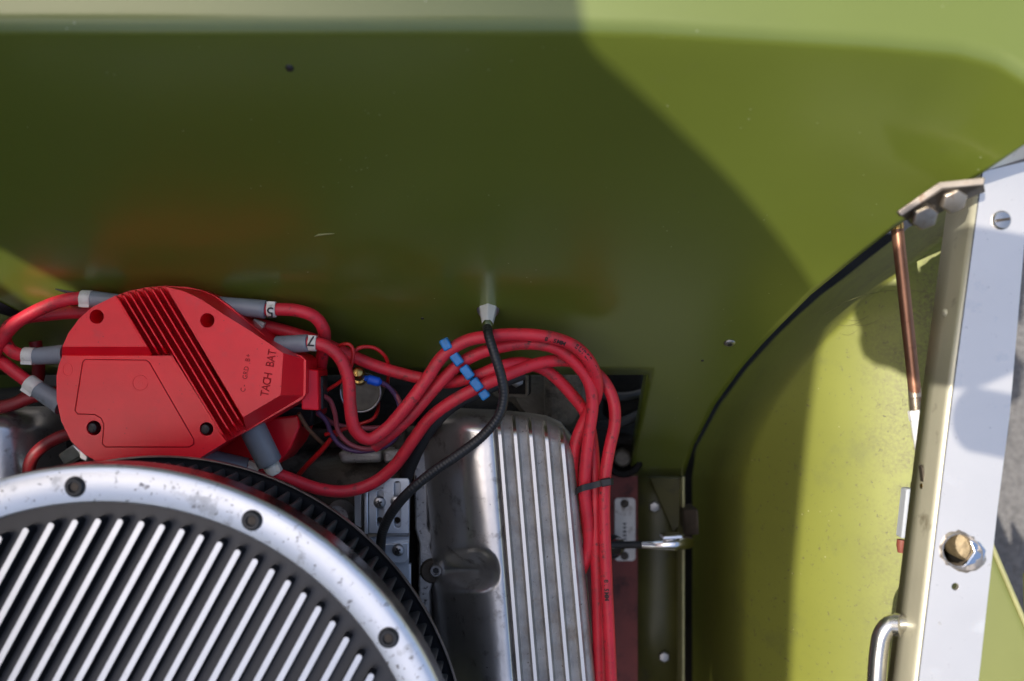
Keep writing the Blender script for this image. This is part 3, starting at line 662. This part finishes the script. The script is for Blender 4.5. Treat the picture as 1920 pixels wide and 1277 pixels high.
# lower-left plateau
m.prism([P(x, y, ZL) for x, y in Lw], ZO-.004, [P(x, y, ZO-.004) for x, y in Lw])
# upper-left plateau with sloped step
ULt = [(117, 650), (128, 625), (148, 598), (173, 576), (207, 559), (217, 554), cl(-99, 650)]
ULb = [(116, 668), (128, 625), (148, 598), (173, 576), (207, 559), (217, 554), cl(-99, 668)]
m.prism([P(x, y, ZH-.001) for x, y in ULt], 0, [P(x, y, ZO-.003) if i in (1, 2, 3, 4, 5) else P(x, y, ZL-.002) for i, (x, y) in enumerate(ULb)])
# right plateau with broad chamfer
RT = [(311, 538), (345, 546), (378, 562), (420, 590), (470, 621), (531, 662), (526, 741), (456, 782)]
RB = [(310, 536), (378, 544), (402, 554), (457, 597), (495, 628), (572, 674), (571, 742), (462, 808)]
m.prism([P(x, y, ZH) for x, y in RT], 0, [P(x, y, ZO-.001) for x, y in RB])
body = build('cap', m, MAT['red_plastic'], dc, smooth=25)
bpy.context.view_layer.update()
cuts = [cyl_cut(P(x, y, .04), S(r, .04), .05, n=28) for x, y, r in ((186, 594, 13.5), (393, 601, 13.5), (173, 803, 14), (385, 805, 13))]
for c_ in cuts:
    # an overlapping shell of closed solids: cut with self intersection handled
    pass
for c_ in cuts:
    q = body.modifiers.new('cut', 'BOOLEAN'); q.object = c_; q.operation = 'DIFFERENCE'; q.solver = 'EXACT'; q.use_self = True
bake(body)
for c_ in cuts: bpy.data.objects.remove(c_, do_unlink=True)
body.data.shade_smooth(); body.data.set_sharp_from_angle(angle=radians(25))
q = body.modifiers.new('b', 'BEVEL'); q.width = .0006; q.segments = 2; q.limit_method = 'ANGLE'; q.angle_limit = radians(30); q.use_clamp_overlap = True
def outline_top(x):  # upper outline of the cap
    return lerp([(207, 559), (240, 546), (275, 539), (310, 536), (345, 546)], x)
cs = [-99.4, -87, -74.8, -62, -48.4, -34.8, -21.8]
for i, c_ in enumerate(cs):
    y0 = 560
    for _ in range(20): y0 = outline_top(cl(c_, y0)[0])+.5
    y1 = 664 if i < 3 else lerp([(-62, 826), (-48, 817), (-34, 808), (-21, 798)], c_)
    w1, w0 = 1.5, 5.6
    m = MB(); rows = []
    ye = y1-13 if i < 3 else y1-12
    for yy, k in ((y0, 0), (y0+3, 1), (ye, 1), (y1, .0)):
        zt = ZL+.001+(.0074 if i >= 3 else .0070)*k
        if k == 0: zt = ZO if yy == y0 else ZL-.001
        rows.append([P(*cl(c_-w0*.5, yy), ZO-.001), P(*cl(c_-w1, yy), zt), P(*cl(c_+w1, yy), zt), P(*cl(c_+w0, yy), ZO-.001)])
    m.grid(rows); build('rib', m, MAT['red_plastic'], dc, smooth=20, bevel=.0003)
lab = [(160, 674), (274, 675.5), (280, 680), (363, 824), (363, 833), (355, 838), (198, 838), (192, 832), (195, 796), (190, 784), (178, 777), (146, 776), (141, 770), (155, 680)]
m = MB(); m.prism([P(x, y, ZL+.0006) for x, y in lab], ZL-.001); build('label_pad', m, MAT['red_plastic'], dc, bevel=.0004)
m = MB(); m.tube([P(x, y, ZL+.0001) for x, y in lab+lab[:1]], .00042, 6); build('groove_shade', m, MAT['red_letter'], dc)  # dark tube, the shade of the groove put into the colour
m = MB(); pl = [P(263+14*cos(a), 718+14*sin(a), ZL+.0006) for a in [2*pi*i/28 for i in range(27)]]; m.tube(pl, .00022, 6); letters(m, 'S', [(P(264, 718, ZL+.00055), Vector((.3, 1, 0)), Vector((0, 0, 1)))], S(14, ZL)); build('moulded_mark', m, MAT['red_plastic'], dc)
m = MB(); pl = [P(127+9*cos(a), 693+12*sin(a), ZL) for a in [2*pi*i/24 for i in range(24)]]; m.tube(pl+pl[:1], .00016, 6); build('moulded_mark', m, MAT['red_plastic'], dc)
for x, y in ((175, 802), (386, 804.5)):
    m = MB(); c = P(x, y, ZL-.0045); m.lathe(c, (0, 0, 1), [(S(10.5, ZL), -.006), (S(10.5, ZL), .001), (S(8.5, ZL), .0025), (S(4, ZL), .003)], 24); s_ = build('screw', m, MAT['hose'], dc)
    m = MB(); cross(m, c+Vector((0, 0, .0029)), (0, 0, 1), (1, .6, 0), S(6, ZL), .0008); build('cross_slot', m, MAT['ink'], s_)
def text_line(txt, p0, p1, size, z, up, name, parent, mt, sx=1):
    m = MB(); n = len(txt); a, b_ = P(*p0, z), P(*p1, z); d = b_-a
    letters(m, txt, [(a+d*(i/(n-1)), d, up) for i in range(n)], size, sx); return build(name, m, mt, parent, smooth=0)
UPZ = Vector((0, 0, 1))
text_line('TACH BAT', (497, 738), (511, 661), S(22, ZH), ZH+.0001, UPZ, 'lettering', dc, MAT['red_letter'], .85)
text_line('C- GRD B+', (456, 731), (466, 667), S(13, ZH), ZH+.0001, UPZ, 'lettering', dc, MAT['red_letter'], .85)
m = MB(); m.prism([P(566, 690, .018), P(597, 694, .012), P(598, 770, .012), P(565, 768, .018)], -.022); build('connector_box', m, MAT['red_plastic'], dc, bevel=.001)
m = MB(); m.prism([P(596, 705, .004), P(606, 706, .004), P(606, 768, .004), P(596, 768, .004)], -.014); build('plug', m, MAT['hose'], dc, bevel=.001)
db = dc
m = MB(); m.prism([P(x, y, -.022) for x, y in ((380, 800), (560, 778), (562, 800), (545, 840), (520, 872), (440, 900), (330, 885))], -.08); build('housing', m, MAT['red_plastic'], db, bevel=.0015)
m = MB(); m.prism([P(470, 760, -.02), P(590, 762, -.024), P(586, 800, -.03), P(470, 800, -.03)], -.07); build('adapter', m, MAT['hose'], db, bevel=.002)
cp = thing('hold_down_clip', 'bright steel clip between distributor cap and air cleaner', 'clip', P(135, 855, -.01))
m = MB(); m.prism([P(107, 853, .004), P(138, 832, .008), P(150, 845, .010), P(153, 857, .010), P(122, 875, .004)], -.002); build('tab', m, MAT['steel'], cp, bevel=.0018, seg=3)
m = MB(); m.prism([P(146, 840, .012), P(166, 856, .012), P(162, 868, .012), P(148, 860, .012)], -.002); build('foot', m, MAT['steel'], cp, bevel=.001)

# ------------------------------------------------------------------ plug wires
RW = .0045
def boot(t, a, b_, r0, r1, mt='boot'):
    a, b_ = Vector(a), Vector(b_); n = 10; m = MB(); pts = []; rs = []
    for i in range(n+1):
        f = i/n; pts.append(a.lerp(b_, f)); rs.append(r0+(r1-r0)*f)
    d = (b_-a).normalized()
    pts += [b_+d*.0005, b_+d*.0006]; rs += [r1*.96, r1*.80]
    m.tube(pts, rs, 22); return build('boot', m, MAT[mt], t, smooth=50)
def band(t, a, b_, r, num=None, flip=1, off=0):
    m = MB(); a, b_ = Vector(a), Vector(b_); d = (b_-a); L_ = d.length
    m.lathe(a, d, [(r*.96, 0), (r, L_*.06), (r, L_*.94), (r*.96, L_)], 22)
    dn = d.normalized(); side = UPZ.cross(dn).normalized()
    m.box(a+d*.5+UPZ*(r*.55)+side*(r*.72), (L_*.98, r*.5, r*.5), rz=atan2(dn.y, dn.x))
    o = build('number_band', m, MAT['band'], t, smooth=40, bevel=.0002)
    if num:
        m = MB(); ang = off; n_ = (UPZ*cos(ang)+side*sin(ang)).normalized()
        letters(m, num, [(a+d*.5+n_*(r+.0001), dn*flip, n_)], r*2.0); build('number', m, MAT['ink'], o, smooth=0)
    return o
def wire(label, pts, r=RW, mt='wire_red', step=.003, n=14):
    pts = pp(pts); t = thing('plug_wire', label, 'wire', pts[0], 'red spark plug wires'); path = spline(pts, step); m = MB(); m.tube(path, r, n)
    build('jacket', m, MAT[mt], t, smooth=60); return t, path
zb_ = .022
t, _ = wire('red plug wire leaving the top left of the distributor cap, upper sunlit loop', [(185, 561, zb_), (150, 559, zb_), (110, 566, zb_), (66, 584, .02), (30, 606, .018), (4, 636, .014), (-18, 676, .008), (-60, 740, 0)])
boot(t, P(226, 565, zb_), P(174, 561, zb_), S(13, zb_), S(16, zb_)); band(t, P(173, 561, zb_), P(153, 560, zb_), S(16.5, zb_))
t, _ = wire('red plug wire with cream band looping back behind the distributor cap', [(90, 669, .012), (46, 667, .012), (22, 658, .010), (9, 636, .008), (16, 613, .006), (44, 597, .004), (90, 590, .002), (140, 586, -.002), (200, 586, -.008)])
boot(t, P(122, 664, .014), P(67, 668, .012), S(18, .012), S(16, .012)); band(t, P(66, 668, .012), P(45, 667, .012), S(16.5, .012))
t, _ = wire('red plug wire running off the left edge from the lowest left boot', [(80, 735, .010), (46, 711, .008), (18, 690, .006), (-10, 666, .002), (-60, 610, -.004)])
boot(t, P(118, 760, .013), P(72, 731, .010), S(20, .012), S(16.5, .012)); band(t, P(71, 730, .010), P(53, 717, .009), S(17, .012))
t, _ = wire('dim red wire low at the left edge, above the left valve cover', [(-40, 772, -.016), (20, 760, -.016), (60, 745, -.018), (110, 735, -.02)], mt='wire_shaded')
t, _ = wire('dim red wire dropping behind the left boots', [(66, 640, -.012), (72, 680, -.014), (70, 712, -.02), (40, 750, -.03), (-40, 770, -.04)], mt='wire_shaded')
t, _ = wire('red wire curling from under the cap down behind the air cleaner', [(170, 808, -.014), (128, 814, -.008), (88, 832, -.004), (62, 856, -.004), (54, 882, -.006), (62, 920, -.012)], mt='wire_shaded')
z5 = .016
t, _ = wire('red plug wire numbered 5 bending down beside the cap', [(470, 580, z5), (520, 580, z5), (556, 582, z5), (590, 594, z5-.002), (607, 618, z5-.008), (606, 655, z5-.022), (600, 700, z5-.04), (602, 770, -.05)])
boot(t, P(400, 571, z5), P(497, 580, z5), S(16, z5), S(17.5, z5)); band(t, P(502, 580, z5), P(518, 580.5, z5), S(15, z5), '5', -1, -.35)
tD, D = wire('red plug wire dipping lowest of the four, through the middle of the blue separator', [(430, 596, -.004), (480, 607, -.004), (540, 622, -.006), (600, 641, -.010), (643, 660, -.014), (705, 686, -.018), (783, 708, -.020), (840, 717, -.016), (890, 706, -.010), (940, 687, -.008), (975, 681, -.012), (1023, 694, -.022), (1073, 741, -.030), (1098, 776, -.034), (1110, 825, -.036), (1115, 900, -.034), (1117, 1000, -.034), (1120, 1110, -.036), (1124, 1290, -.04), (1126, 1400, -.04)])
boot(tD, P(400, 588, .004), P(470, 606, -.003), S(15, 0), S(14, 0)); band(tD, P(474, 610, .000), P(494, 618, .000), S(14, 0))
z7 = .020
tA, A7 = wire('red plug wire numbered 7, hanging in a deep loop then topmost over the arch', [(572, 643, z7), (600, 645, z7), (632, 664, z7-.001), (652, 706, z7-.004), (657, 765, z7-.008), (666, 806, z7-.012), (690, 824, z7-.016), (722, 806, z7-.018), (760, 764, z7-.016), (797, 715, z7-.014), (830, 668, z7-.012), (872, 640, z7-.010), (922, 630, z7-.010), (975, 627, z7-.012), (1040, 634, z7-.014), (1080, 651, z7-.018), (1107, 680, z7-.024), (1119, 712, z7-.032), (1117, 745, z7-.042), (1099, 782, z7-.050), (1080, 828, -.034), (1074, 880, -.036), (1079, 940, -.040), (1088, 1000, -.046), (1082, 1060, -.06)])
boot(tA, P(520, 648, z7-.004), P(577, 643, z7), S(18, z7), S(16.5, z7)); band(tA, P(579, 643, z7), P(594, 644, z7), S(15, z7), '7', -1, .35)
tB, B8 = wire('red plug wire just inside the topmost arch, second from the top', [(700, 838, -.010), (735, 812, -.008), (770, 780, -.006), (802, 743, -.004), (830, 712, -.002), (857, 686, -.002), (888, 667, -.001), (924, 654, -.001), (985, 644, -.002), (1040, 652, -.004), (1078, 680, -.008), (1103, 714, -.012), (1111, 755, -.016), (1105, 810, -.020), (1098, 873, -.024), (1097, 930, -.028), (1104, 985, -.032), (1103, 1030, -.036), (1087, 1075, -.042), (1060, 1110, -.06)])
tC, C9 = wire('red plug wire sweeping along the air cleaner rim then outermost down the right', [(506, 868, -.002), (513, 884, -.004), (545, 898, -.008), (600, 917, -.014), (650, 921, -.018), (700, 905, -.020), (740, 873, -.018), (775, 825, -.014), (806, 784, -.010), (857, 747, -.006), (907, 722, -.004), (957, 700, -.006), (1007, 682, -.010), (1060, 676, -.016), (1098, 686, -.022), (1130, 712, -.026), (1149, 748, -.026), (1153, 790, -.026), (1143, 840, -.026), (1135, 890, -.026), (1133, 960, -.026), (1137, 1080, -.026), (1146, 1277, -.028), (1150, 1400, -.03)])
boot(tC, P(470, 796, .006), P(505, 866, -.002), S(25, 0), S(24, 0)); band(tC, P(506, 868, -.002), P(516, 887, -.004), S(16, 0))
tE, E_ = wire('red plug wire mostly hidden under the air cleaner rim below the cap', [(455, 875, -.012), (480, 882, -.014), (520, 905, -.03), (540, 960, -.06)])
boot(tE, P(375, 858, -.006), P(462, 876, -.012), S(20, 0), S(18, 0)); band(tE, P(463, 876, -.012), P(482, 884, -.014), S(16, 0))
BOLD = .03
# print on the jackets
def print_on(path, r, txt, start, size, t, roll=0):
    acc = [0]
    for a, b_ in zip(path, path[1:]): acc.append(acc[-1]+(b_-a).length)
    # start: nearest path point to a pixel
    i0 = min(range(len(path)), key=lambda i: (path[i]-P(start[0], start[1], path[i].z)).length); s0 = acc[i0]; fr = []
    for k, ch in enumerate(txt):
        s_ = s0+k*size*.72; i = max(j for j in range(len(acc)-1) if acc[j] <= s_); d = (path[i+1]-path[i]).normalized(); p = path[i]+d*(s_-acc[i])
        side = UPZ.cross(d).normalized(); n_ = (UPZ*cos(roll)+side*sin(roll)).normalized(); fr.append((p+n_*(r+.00006), d, n_))
    m = MB(); letters(m, txt, fr, size); return build('print', m, MAT['ink_red'], t, smooth=0)
print_on(A7, RW, 'SUPER CONDUCTOR', (1082, 652), .0048, tA, .1)
print_on(A7, RW, '8.5MM', (1022, 632), .0044, tA, -.45)
print_on(C9, RW, '8.5MM', (1138, 1090), .0044, tC, -.2)
BOLD = 0
# blue wire separator: a comb whose pieces show between the wires
sep = thing('wire_separator', 'blue plastic wire separator clipped across four red wires', 'wire separator', P(870, 690, -.004))
seg_ = [((831, 636), (842, 655)), ((849, 663), (864, 683)), ((868, 687), (884, 708)), ((886, 711), (901, 730)), ((903, 733), (913, 746))]
m = MB(); m.tube(pp([(836, 640, .000), (872, 692, -.006), (908, 740, -.008)]), .0022, 8); build('core', m, MAT['blue'], sep)
for (a, b_) in seg_:
    za_ = .010-.014*(a[1]-636)/100
    A_ = P(*a, za_); B_ = P(*b_, za_-.002); d = (B_-A_); ang = atan2(d.y, d.x); m = MB(); m.box((A_+B_)/2, (d.length, S(18, za_), .012), rz=ang); build('tooth', m, MAT['blue'], sep, bevel=.0012)
# zip tie
zt = thing('zip_tie', 'black zip tie gathering the red wires beside the valve cover', 'zip tie', P(1110, 912, -.03))
m = MB(); path = spline(pp([(1072, 924, -.046), (1078, 922, -.030), (1092, 915, -.0175), (1112, 910, -.020), (1130, 905, -.0195), (1145, 903, -.024), (1150, 903, -.034)]), .002)
rows = []
for p in path: rows.append([p+Vector((0, S(6, -.02), 0)), p+Vector((0, S(6, -.02), .0012)), p+Vector((0, -S(6, -.02), .0012)), p+Vector((0, -S(6, -.02), 0))])
m.grid([r_+[r_[0]] for r_ in rows]); build('strap', m, MAT['hose_rough'], zt, smooth=50)
m = MB(); m.box(P(1136, 904, -.0185), (S(20, -.02), S(14, -.02), .005), rz=.2); build('head', m, MAT['hose_rough'], zt, bevel=.0008)
m = MB(); m.lathe(P(1076, 922, -.05), (0, .15, 1), [(.0034, 0), (.0034, .010), (.0024, .012)], 16); build('stud', m, MAT['chrome'], zt)

# ------------------------------------------------------------------ black hose with chrome ferrule
bh = thing('braided_hose', 'ribbed black hose from the chrome firewall fitting down to the carburettor', 'hose', on_wall(915, 572))
fa = on_wall(915, 580); fd = WN
m = MB(); tipp = P(914, 612, fa.z+.020); fd = (tipp-fa)
Lf = fd.length
m.lathe(fa, fd, [(S(19, 0), -.001), (S(19, 0), .0015), (S(17.5, 0), .004), (S(11.5, 0), Lf*.86), (S(10.5, 0), Lf*.9), (S(10.5, 0), Lf*1.0)], 6)
fe = build('ferrule', m, MAT['ferrule'], bh, smooth=20, bevel=.0009, seg=3)
m = MB(); m.lathe(fa, fd, [(S(21, 0), -.0012), (S(21, 0), .0006), (S(19, 0), .001)], 24); build('seat_ring', m, MAT['steel'], bh)
m = MB(); m.lathe(tipp, fd, [(S(10, 0), -.004), (S(10, 0), .001), (S(9, 0), .002)], 20); build('crimp', m, MAT['chrome'], bh)
path = spline([tipp+fd.normalized()*.0005, P(916, 628, .026), P(927, 664, .031), P(940, 706, .030), P(945, 742, .027), P(936, 778, .024), P(906, 816, .020), P(860, 852, .016), P(810, 886, .012), P(765, 924, .008), P(735, 960, .000), P(718, 995, -.012), P(712, 1040, -.03)], .0005)
m = MB(); acc = 0; rs = []
for i, p in enumerate(path):
    if i: acc += (p-path[i-1]).length
    ph = (acc % .0024)/.0024; amp = .00007 if acc > .06 else .00008
    rs.append(S(8.8+.9*min(1, acc/.1), .02)+amp*(1 if ph < .6 else -1))
m.tube(path, rs, 14); build('jacket', m, MAT['hose'], bh, smooth=70)
m = MB(); m.tube(spline(pp([(980, 700, -.04), (930, 720, -.035), (890, 738, -.028), (845, 762, -.022), (808, 800, -.024), (780, 848, -.034), (758, 905, -.05), (748, 960, -.07)]), .003), S(13, -.03), 14)
tag(build('vacuum_hose', m, MAT['hose_rough'], smooth=60), 'plain matt black hose beside the lowest red wire over the valve cover', 'hose')

# ------------------------------------------------------------------ zinc bracket
zk = -.028
zbk = thing('throttle_bracket', 'slotted zinc bracket with pan head screws beside the air cleaner', 'bracket', P(715, 960, zk-.02))
m = MB(); m.prism([P(722, 897, zk), P(764, 897, zk), P(767, 901, zk), P(766, 1000, zk), P(692, 1000, zk), P(692, 921, zk), P(718, 916, zk)], zk-.003)
pl = build('plate', m, MAT['zinc'], zbk)
bpy.context.view_layer.update()
def slot_cut(cx, y0, y1, r, z):
    pts = []
    for k in range(24):
        a = 2*pi*k/24; pts.append(P(cx+r*cos(a), (y0 if sin(a) < 0 else y1)+r*sin(a), z))
    mm = MB(); mm.prism([p+Vector((0, 0, .01)) for p in pts], z-.012); return build('cutter', mm, MAT['black'])
cut(pl, [slot_cut(713, 926, 984, 6.5, zk), slot_cut(745, 909, 984, 6.5, zk)])
q = pl.modifiers.new('b', 'BEVEL'); q.width = .0005; q.segments = 2; q.limit_method = 'ANGLE'; q.angle_limit = radians(40)
m = MB(); m.prism([P(680, 905, zk-.006), P(768, 905, zk-.006), P(766, 1090, zk-.008), P(690, 1010, zk-.006)], zk-.010)
bp = build('backing_plate', m, MAT['zinc'], zbk); bpy.context.view_layer.update()
cut(bp, [cyl_cut(P(713, 975, zk-.008), S(6.5, zk), .02), cyl_cut(P(745, 975, zk-.008), S(6.5, zk), .02)])
m = MB(); m.prism([P(664, 925, zk-.012), P(678, 919, zk-.012), P(677, 990, zk-.012), P(665, 984, zk-.012)], zk-.03); build('side_plate', m, MAT['zinc'], zbk, bevel=.0006)
m = MB(); m.prism([P(683, 912, zk+.001), P(690, 912, zk+.001), P(690, 1002, zk+.001), P(683, 1002, zk+.001)], zk-.012); build('fold', m, MAT['zinc'], zbk, bevel=.0008)
m = MB(); m.prism([P(690, 1001, zk-.001), P(766, 1001, zk-.001), P(766, 1007, zk-.004), P(690, 1007, zk-.004)], zk-.012); build('lip', m, MAT['steel'], zbk, bevel=.0006)
m = MB(); m.prism([P(722, 1020, zk-.003), P(766, 1018, zk-.003), P(766, 1046, zk-.003), P(759, 1056, zk-.003), P(738, 1056, zk-.003), P(722, 1044, zk-.003)], zk-.007); build('lower_tab', m, MAT['zinc'], zbk, bevel=.0006)
m = MB(); m.prism([P(752, 1060, zk-.010), P(770, 1058, zk-.010), P(770, 1110, zk-.010), P(752, 1098, zk-.010)], zk-.016); build('lower_arm', m, MAT['zinc'], zbk, bevel=.0006)
for x, y, zq in ((712, 942, zk), (744, 940, zk), (747, 1031, zk-.003)):
    m = MB(); c = P(x, y, zq); m.lathe(c, (0, 0, 1), [(S(11.5, zq), 0), (S(11.5, zq), .0010), (S(9.5, zq), .0026), (S(5, zq), .0034), (S(1, zq), .0036)], 26); s_ = build('screw', m, MAT['screw'], zbk)
    m = MB(); cross(m, c+Vector((0, 0, .0032)), (0, 0, 1), (1, .5, 0), S(5.5, zq), .0012, .3); build('cross_slot', m, MAT['ink'], s_)
# ------------------------------------------------------------------ oil pressure sender and thin wiring
zo = -.03
os_ = thing('pressure_sender', 'round grey pressure sender can with brass terminal behind the wires', 'sender', P(676, 735, zo-.04))
m = MB(); c = P(676, 735, zo); m.lathe(c, (.05, -.12, 1), [(S(40, zo), -.045), (S(40, zo), -.002), (S(38.5, zo), 0), (S(36, zo), .0002), (S(35, zo), -.0012), (S(1, zo), -.0012)], 36); build('can', m, MAT['can'], os_)
m = MB(); m.tube([P(676+37.5*cos(a), 735+37.5*sin(a), zo+.0004) for a in [2*pi*i/40 for i in range(41)]], .0007, 8); build('crimp_ring', m, MAT['steel'], os_)
m = MB(); b0 = P(674, 708, zo+.002); ax = Vector((.06, .35, 1)); m.lathe(b0, ax, [(S(13, zo), -.004), (S(13, zo), .002), (S(9, zo), .0025), (S(9, zo), .006), (S(12, zo), .0065), (S(12, zo), .012), (S(9, zo), .014), (S(4, zo), .015)], 18); build('terminal', m, MAT['brass'], os_, smooth=30)
bt = thing('ring_terminal', 'bright blue crimp terminal on the pressure sender', 'terminal', P(700, 714, zo+.006))
m = MB(); m.tube(pp([(684, 709, zo+.008), (689, 710, zo+.008), (691, 711, zo+.008), (709, 716, zo+.007), (713, 718, zo+.006)]), [S(5, zo), S(6, zo), S(9, zo), S(9, zo), S(6, zo)], 14); build('sleeve', m, MAT['blue_bright'], bt)
m = MB(); m.box(P(682, 708, zo+.007), (S(14, zo), S(8, zo), .001)); build('tongue', m, MAT['steel'], bt)
def thin(label, pts, r, mt):
    m = MB(); m.tube(spline(pp(pts), .002), r, 8); tag(build('thin_wire', m, MAT[mt], smooth=60), label, 'wire', 'thin wiring behind the plug wires')
thin('thin bright red wire arching over the brass terminal', [(612, 732, -.012), (632, 720, -.01), (652, 703, -.004), (660, 680, .0), (662, 655, .002), (655, 646, .002), (640, 647, .0), (628, 655, -.006)], .0014, 'thin_red')
thin('thin bright red wire curving in an arch right of the brass terminal', [(664, 660, -.004), (672, 653, -.004), (690, 650, -.006), (708, 655, -.008), (722, 668, -.012), (728, 684, -.02), (727, 720, -.04)], .0014, 'thin_red')
thin('thin red wire slanting under the pressure sender can', [(610, 815, -.02), (640, 806, -.03), (675, 795, -.035), (700, 785, -.035), (708, 770, -.04), (708, 740, -.06)], .0014, 'thin_red')
thin('dull red wire slanting down left beside the distributor housing', [(640, 806, -.03), (622, 822, -.03), (600, 848, -.034), (580, 868, -.04), (560, 890, -.05)], .0019, 'thin_red')
thin('purple wire dropping from the connector then curving under the red loop', [(596, 772, -.01), (612, 790, -.018), (622, 815, -.024), (640, 836, -.026), (668, 846, -.024), (700, 843, -.022), (730, 832, -.022), (748, 808, -.026), (752, 775, -.03), (742, 742, -.03), (722, 720, -.026), (712, 717, zo+.006)], .0018, 'thin_purple')
thin('pink wire looping from the connector beneath the red loop', [(605, 742, .0), (618, 750, -.006), (628, 775, -.012), (634, 808, -.018), (655, 832, -.02), (690, 842, -.02), (725, 830, -.02), (746, 806, -.024)], .0018, 'thin_pink')
thin('pink wire arcing right of the pressure sender can', [(712, 717, zo+.005), (732, 728, -.03), (748, 750, -.03), (754, 785, -.032), (748, 815, -.034)], .0018, 'thin_pink')
thin('brown wire slanting from the cap to the manifold', [(560, 775, -.012), (575, 800, -.02), (595, 822, -.03), (612, 838, -.04)], .0016, 'thin_brown')
thin('dull pink wire running level behind the red loop', [(596, 775, -.02), (630, 796, -.034), (680, 803, -.036), (740, 800, -.04)], .0020, 'thin_pink')

# ------------------------------------------------------------------ air cleaner
ZA = .15; CA = P(190, 1563, ZA)
ac = thing('air_cleaner', 'round finned air cleaner with bright bolted ring and black pleated filter', 'air cleaner', (CA.x, CA.y, .05))
RO, RI, RE_ = S(691, ZA), S(621, ZA), S(585, ZA)
def ring(prof, n=192, mi=None):
    m = MB(); rows = []
    for k in range(n+1):
        a = 2*pi*k/n; rows.append([CA+Vector((cos(a)*r, sin(a)*r, h)) for r, h in prof])
    m.grid(rows); return m
m = ring([(RI, -.0095), (RI+.0002, -.0008), (RI+.001, 0), (RO-.005, .0), (RO-.002, -.0006), (RO-.0005, -.002), (RO, -.004)])
build('bolt_ring', m, MAT['lid'], ac, smooth=50, weld=True)
m = ring([(RO, -.004), (RO, -.0210), (RO-.0015, -.0225), (RO-.008, -.0226)]); build('lid_side', m, MAT['lid_side'], ac, smooth=50, weld=True)
m = MB(); m.lathe(CA, (0, 0, 1), [(RI+.0015, -.016), (RI+.0015, -.0094)], 128); build('recess_floor', m, MAT['lid_black'], ac)
fd_ = Vector((-.479, -.878, 0)).normalized(); fn = Vector((.878, -.479, 0)).normalized(); pitch = S(36.8, ZA)
c0 = (P(184, 976.4, ZA)-CA).dot(fn)
for k in range(-15, 17):
    d = c0+pitch*k
    if abs(d) > RE_*.985: continue
    h = math.sqrt(RE_**2-d*d); wf = .00165
    m = MB(); pts = []; n = 8
    for s_ in (1, -1):
        for i in range(n+1):
            a = pi*i/n; e = CA+fn*d-fd_*(s_*h)
            pts.append(e + fn*(cos(a)*wf*s_) - fd_*(sin(a)*wf*s_))
    nn = len(pts); top = [p for p in pts]; mid = [p+(p-(CA+fn*d+fd_*fd_.dot(p-CA-fn*d))).normalized()*.0003-Vector((0, 0, .0007)) for p in pts]
    base = [p+(p-(CA+fn*d+fd_*fd_.dot(p-CA-fn*d))).normalized()*.0006-Vector((0, 0, .0098)) for p in pts]
    m.add(top+mid+base, [tuple(range(nn))]+[(i, nn+i, nn+(i+1) % nn, (i+1) % nn) for i in range(nn)]+[(nn+i, 2*nn+i, 2*nn+(i+1) % nn, nn+(i+1) % nn) for i in range(nn)])
    m.m = [0]+[0]*nn+[1]*nn
    build('fin', m, [MAT['lid_top'], MAT['fin_side']], ac, smooth=40)
for k in range(-1, 5):
    a = radians(4.3+30*k); r = S(652, ZA); c = CA+Vector((cos(a)*r, sin(a)*r, 0))
    m = MB(); m.lathe(c, (0, 0, 1), [(S(20, ZA), -.001), (S(20, ZA), .0003), (S(17.5, ZA), .0004), (S(17, ZA), .0016), (S(15, ZA), .0024), (S(10.5, ZA), .0024), (S(10, ZA), .0006), (S(1, ZA), .0006)], 28); b1 = build('socket_bolt', m, MAT['hose'], ac, smooth=30)
    m = MB(); m.lathe(c, (0, 0, 1), [(S(8, ZA), 0), (S(8, ZA), .0010), (S(1, ZA), .0011)], 6); build('socket', m, MAT['dark_bronze'], b1)
# pleated element
m = ring([(RO-.016, -.022), (RO-.016, -.089)]); build('filter_core', m, MAT['black'], ac, smooth=60)
RP = S(576, .06)
pm = None
for k in range(64):
    a = radians(-22+2.62*k)
    ca_, sa_ = cos(a), sin(a)
    u = Vector((ca_, sa_, 0)); v_ = Vector((-sa_, ca_, 0)); m = MB()
    r0, r1 = RO-.0175, RO-.0090
    pts = [u*r0+v_*.0036, u*(r1-.0006)+v_*.0011, u*r1, u*(r1-.0006)-v_*.0011, u*r0-v_*.0036]
    m.prism([CA+p+Vector((0, 0, -.0225)) for p in pts], ZA-.0885); build('pleat', m, MAT['pleat'], ac, smooth=50)
CP = Vector((CA.x, CA.y, 0))
m = MB(); rows = []
rp = .1978
for k in range(193):
    a = 2*pi*k/192; rows.append([CP+Vector((cos(a)*r, sin(a)*r, h)) for r, h in ((rp-.03, .058), (rp-.004, .058), (rp-.0012, .0592), (rp-.0004, .0606), (rp+.0004, .0606), (rp+.0006, .058), (rp-.002, .054), (rp-.03, .050))])
m.grid(rows); m.m = [[0, 0, 0, 1, 1, 0, 0][j] for k in range(192) for j in range(7)]
build('base_pan', m, [MAT['fin_side'], MAT['pan_edge']], ac, smooth=40)
# carburettor body below the pan keeps the element supported
m = MB(); m.lathe(CP+Vector((0, 0, -.10)), (0, 0, 1), [(.06, 0), (.06, .10), (.075, .155)], 32); tag(build('carburettor', m, MAT['cast_dark']), 'dark carburettor hidden beneath the air cleaner', 'carburettor')

for o in bpy.data.objects:
    if '_o' in o: del o['_o']
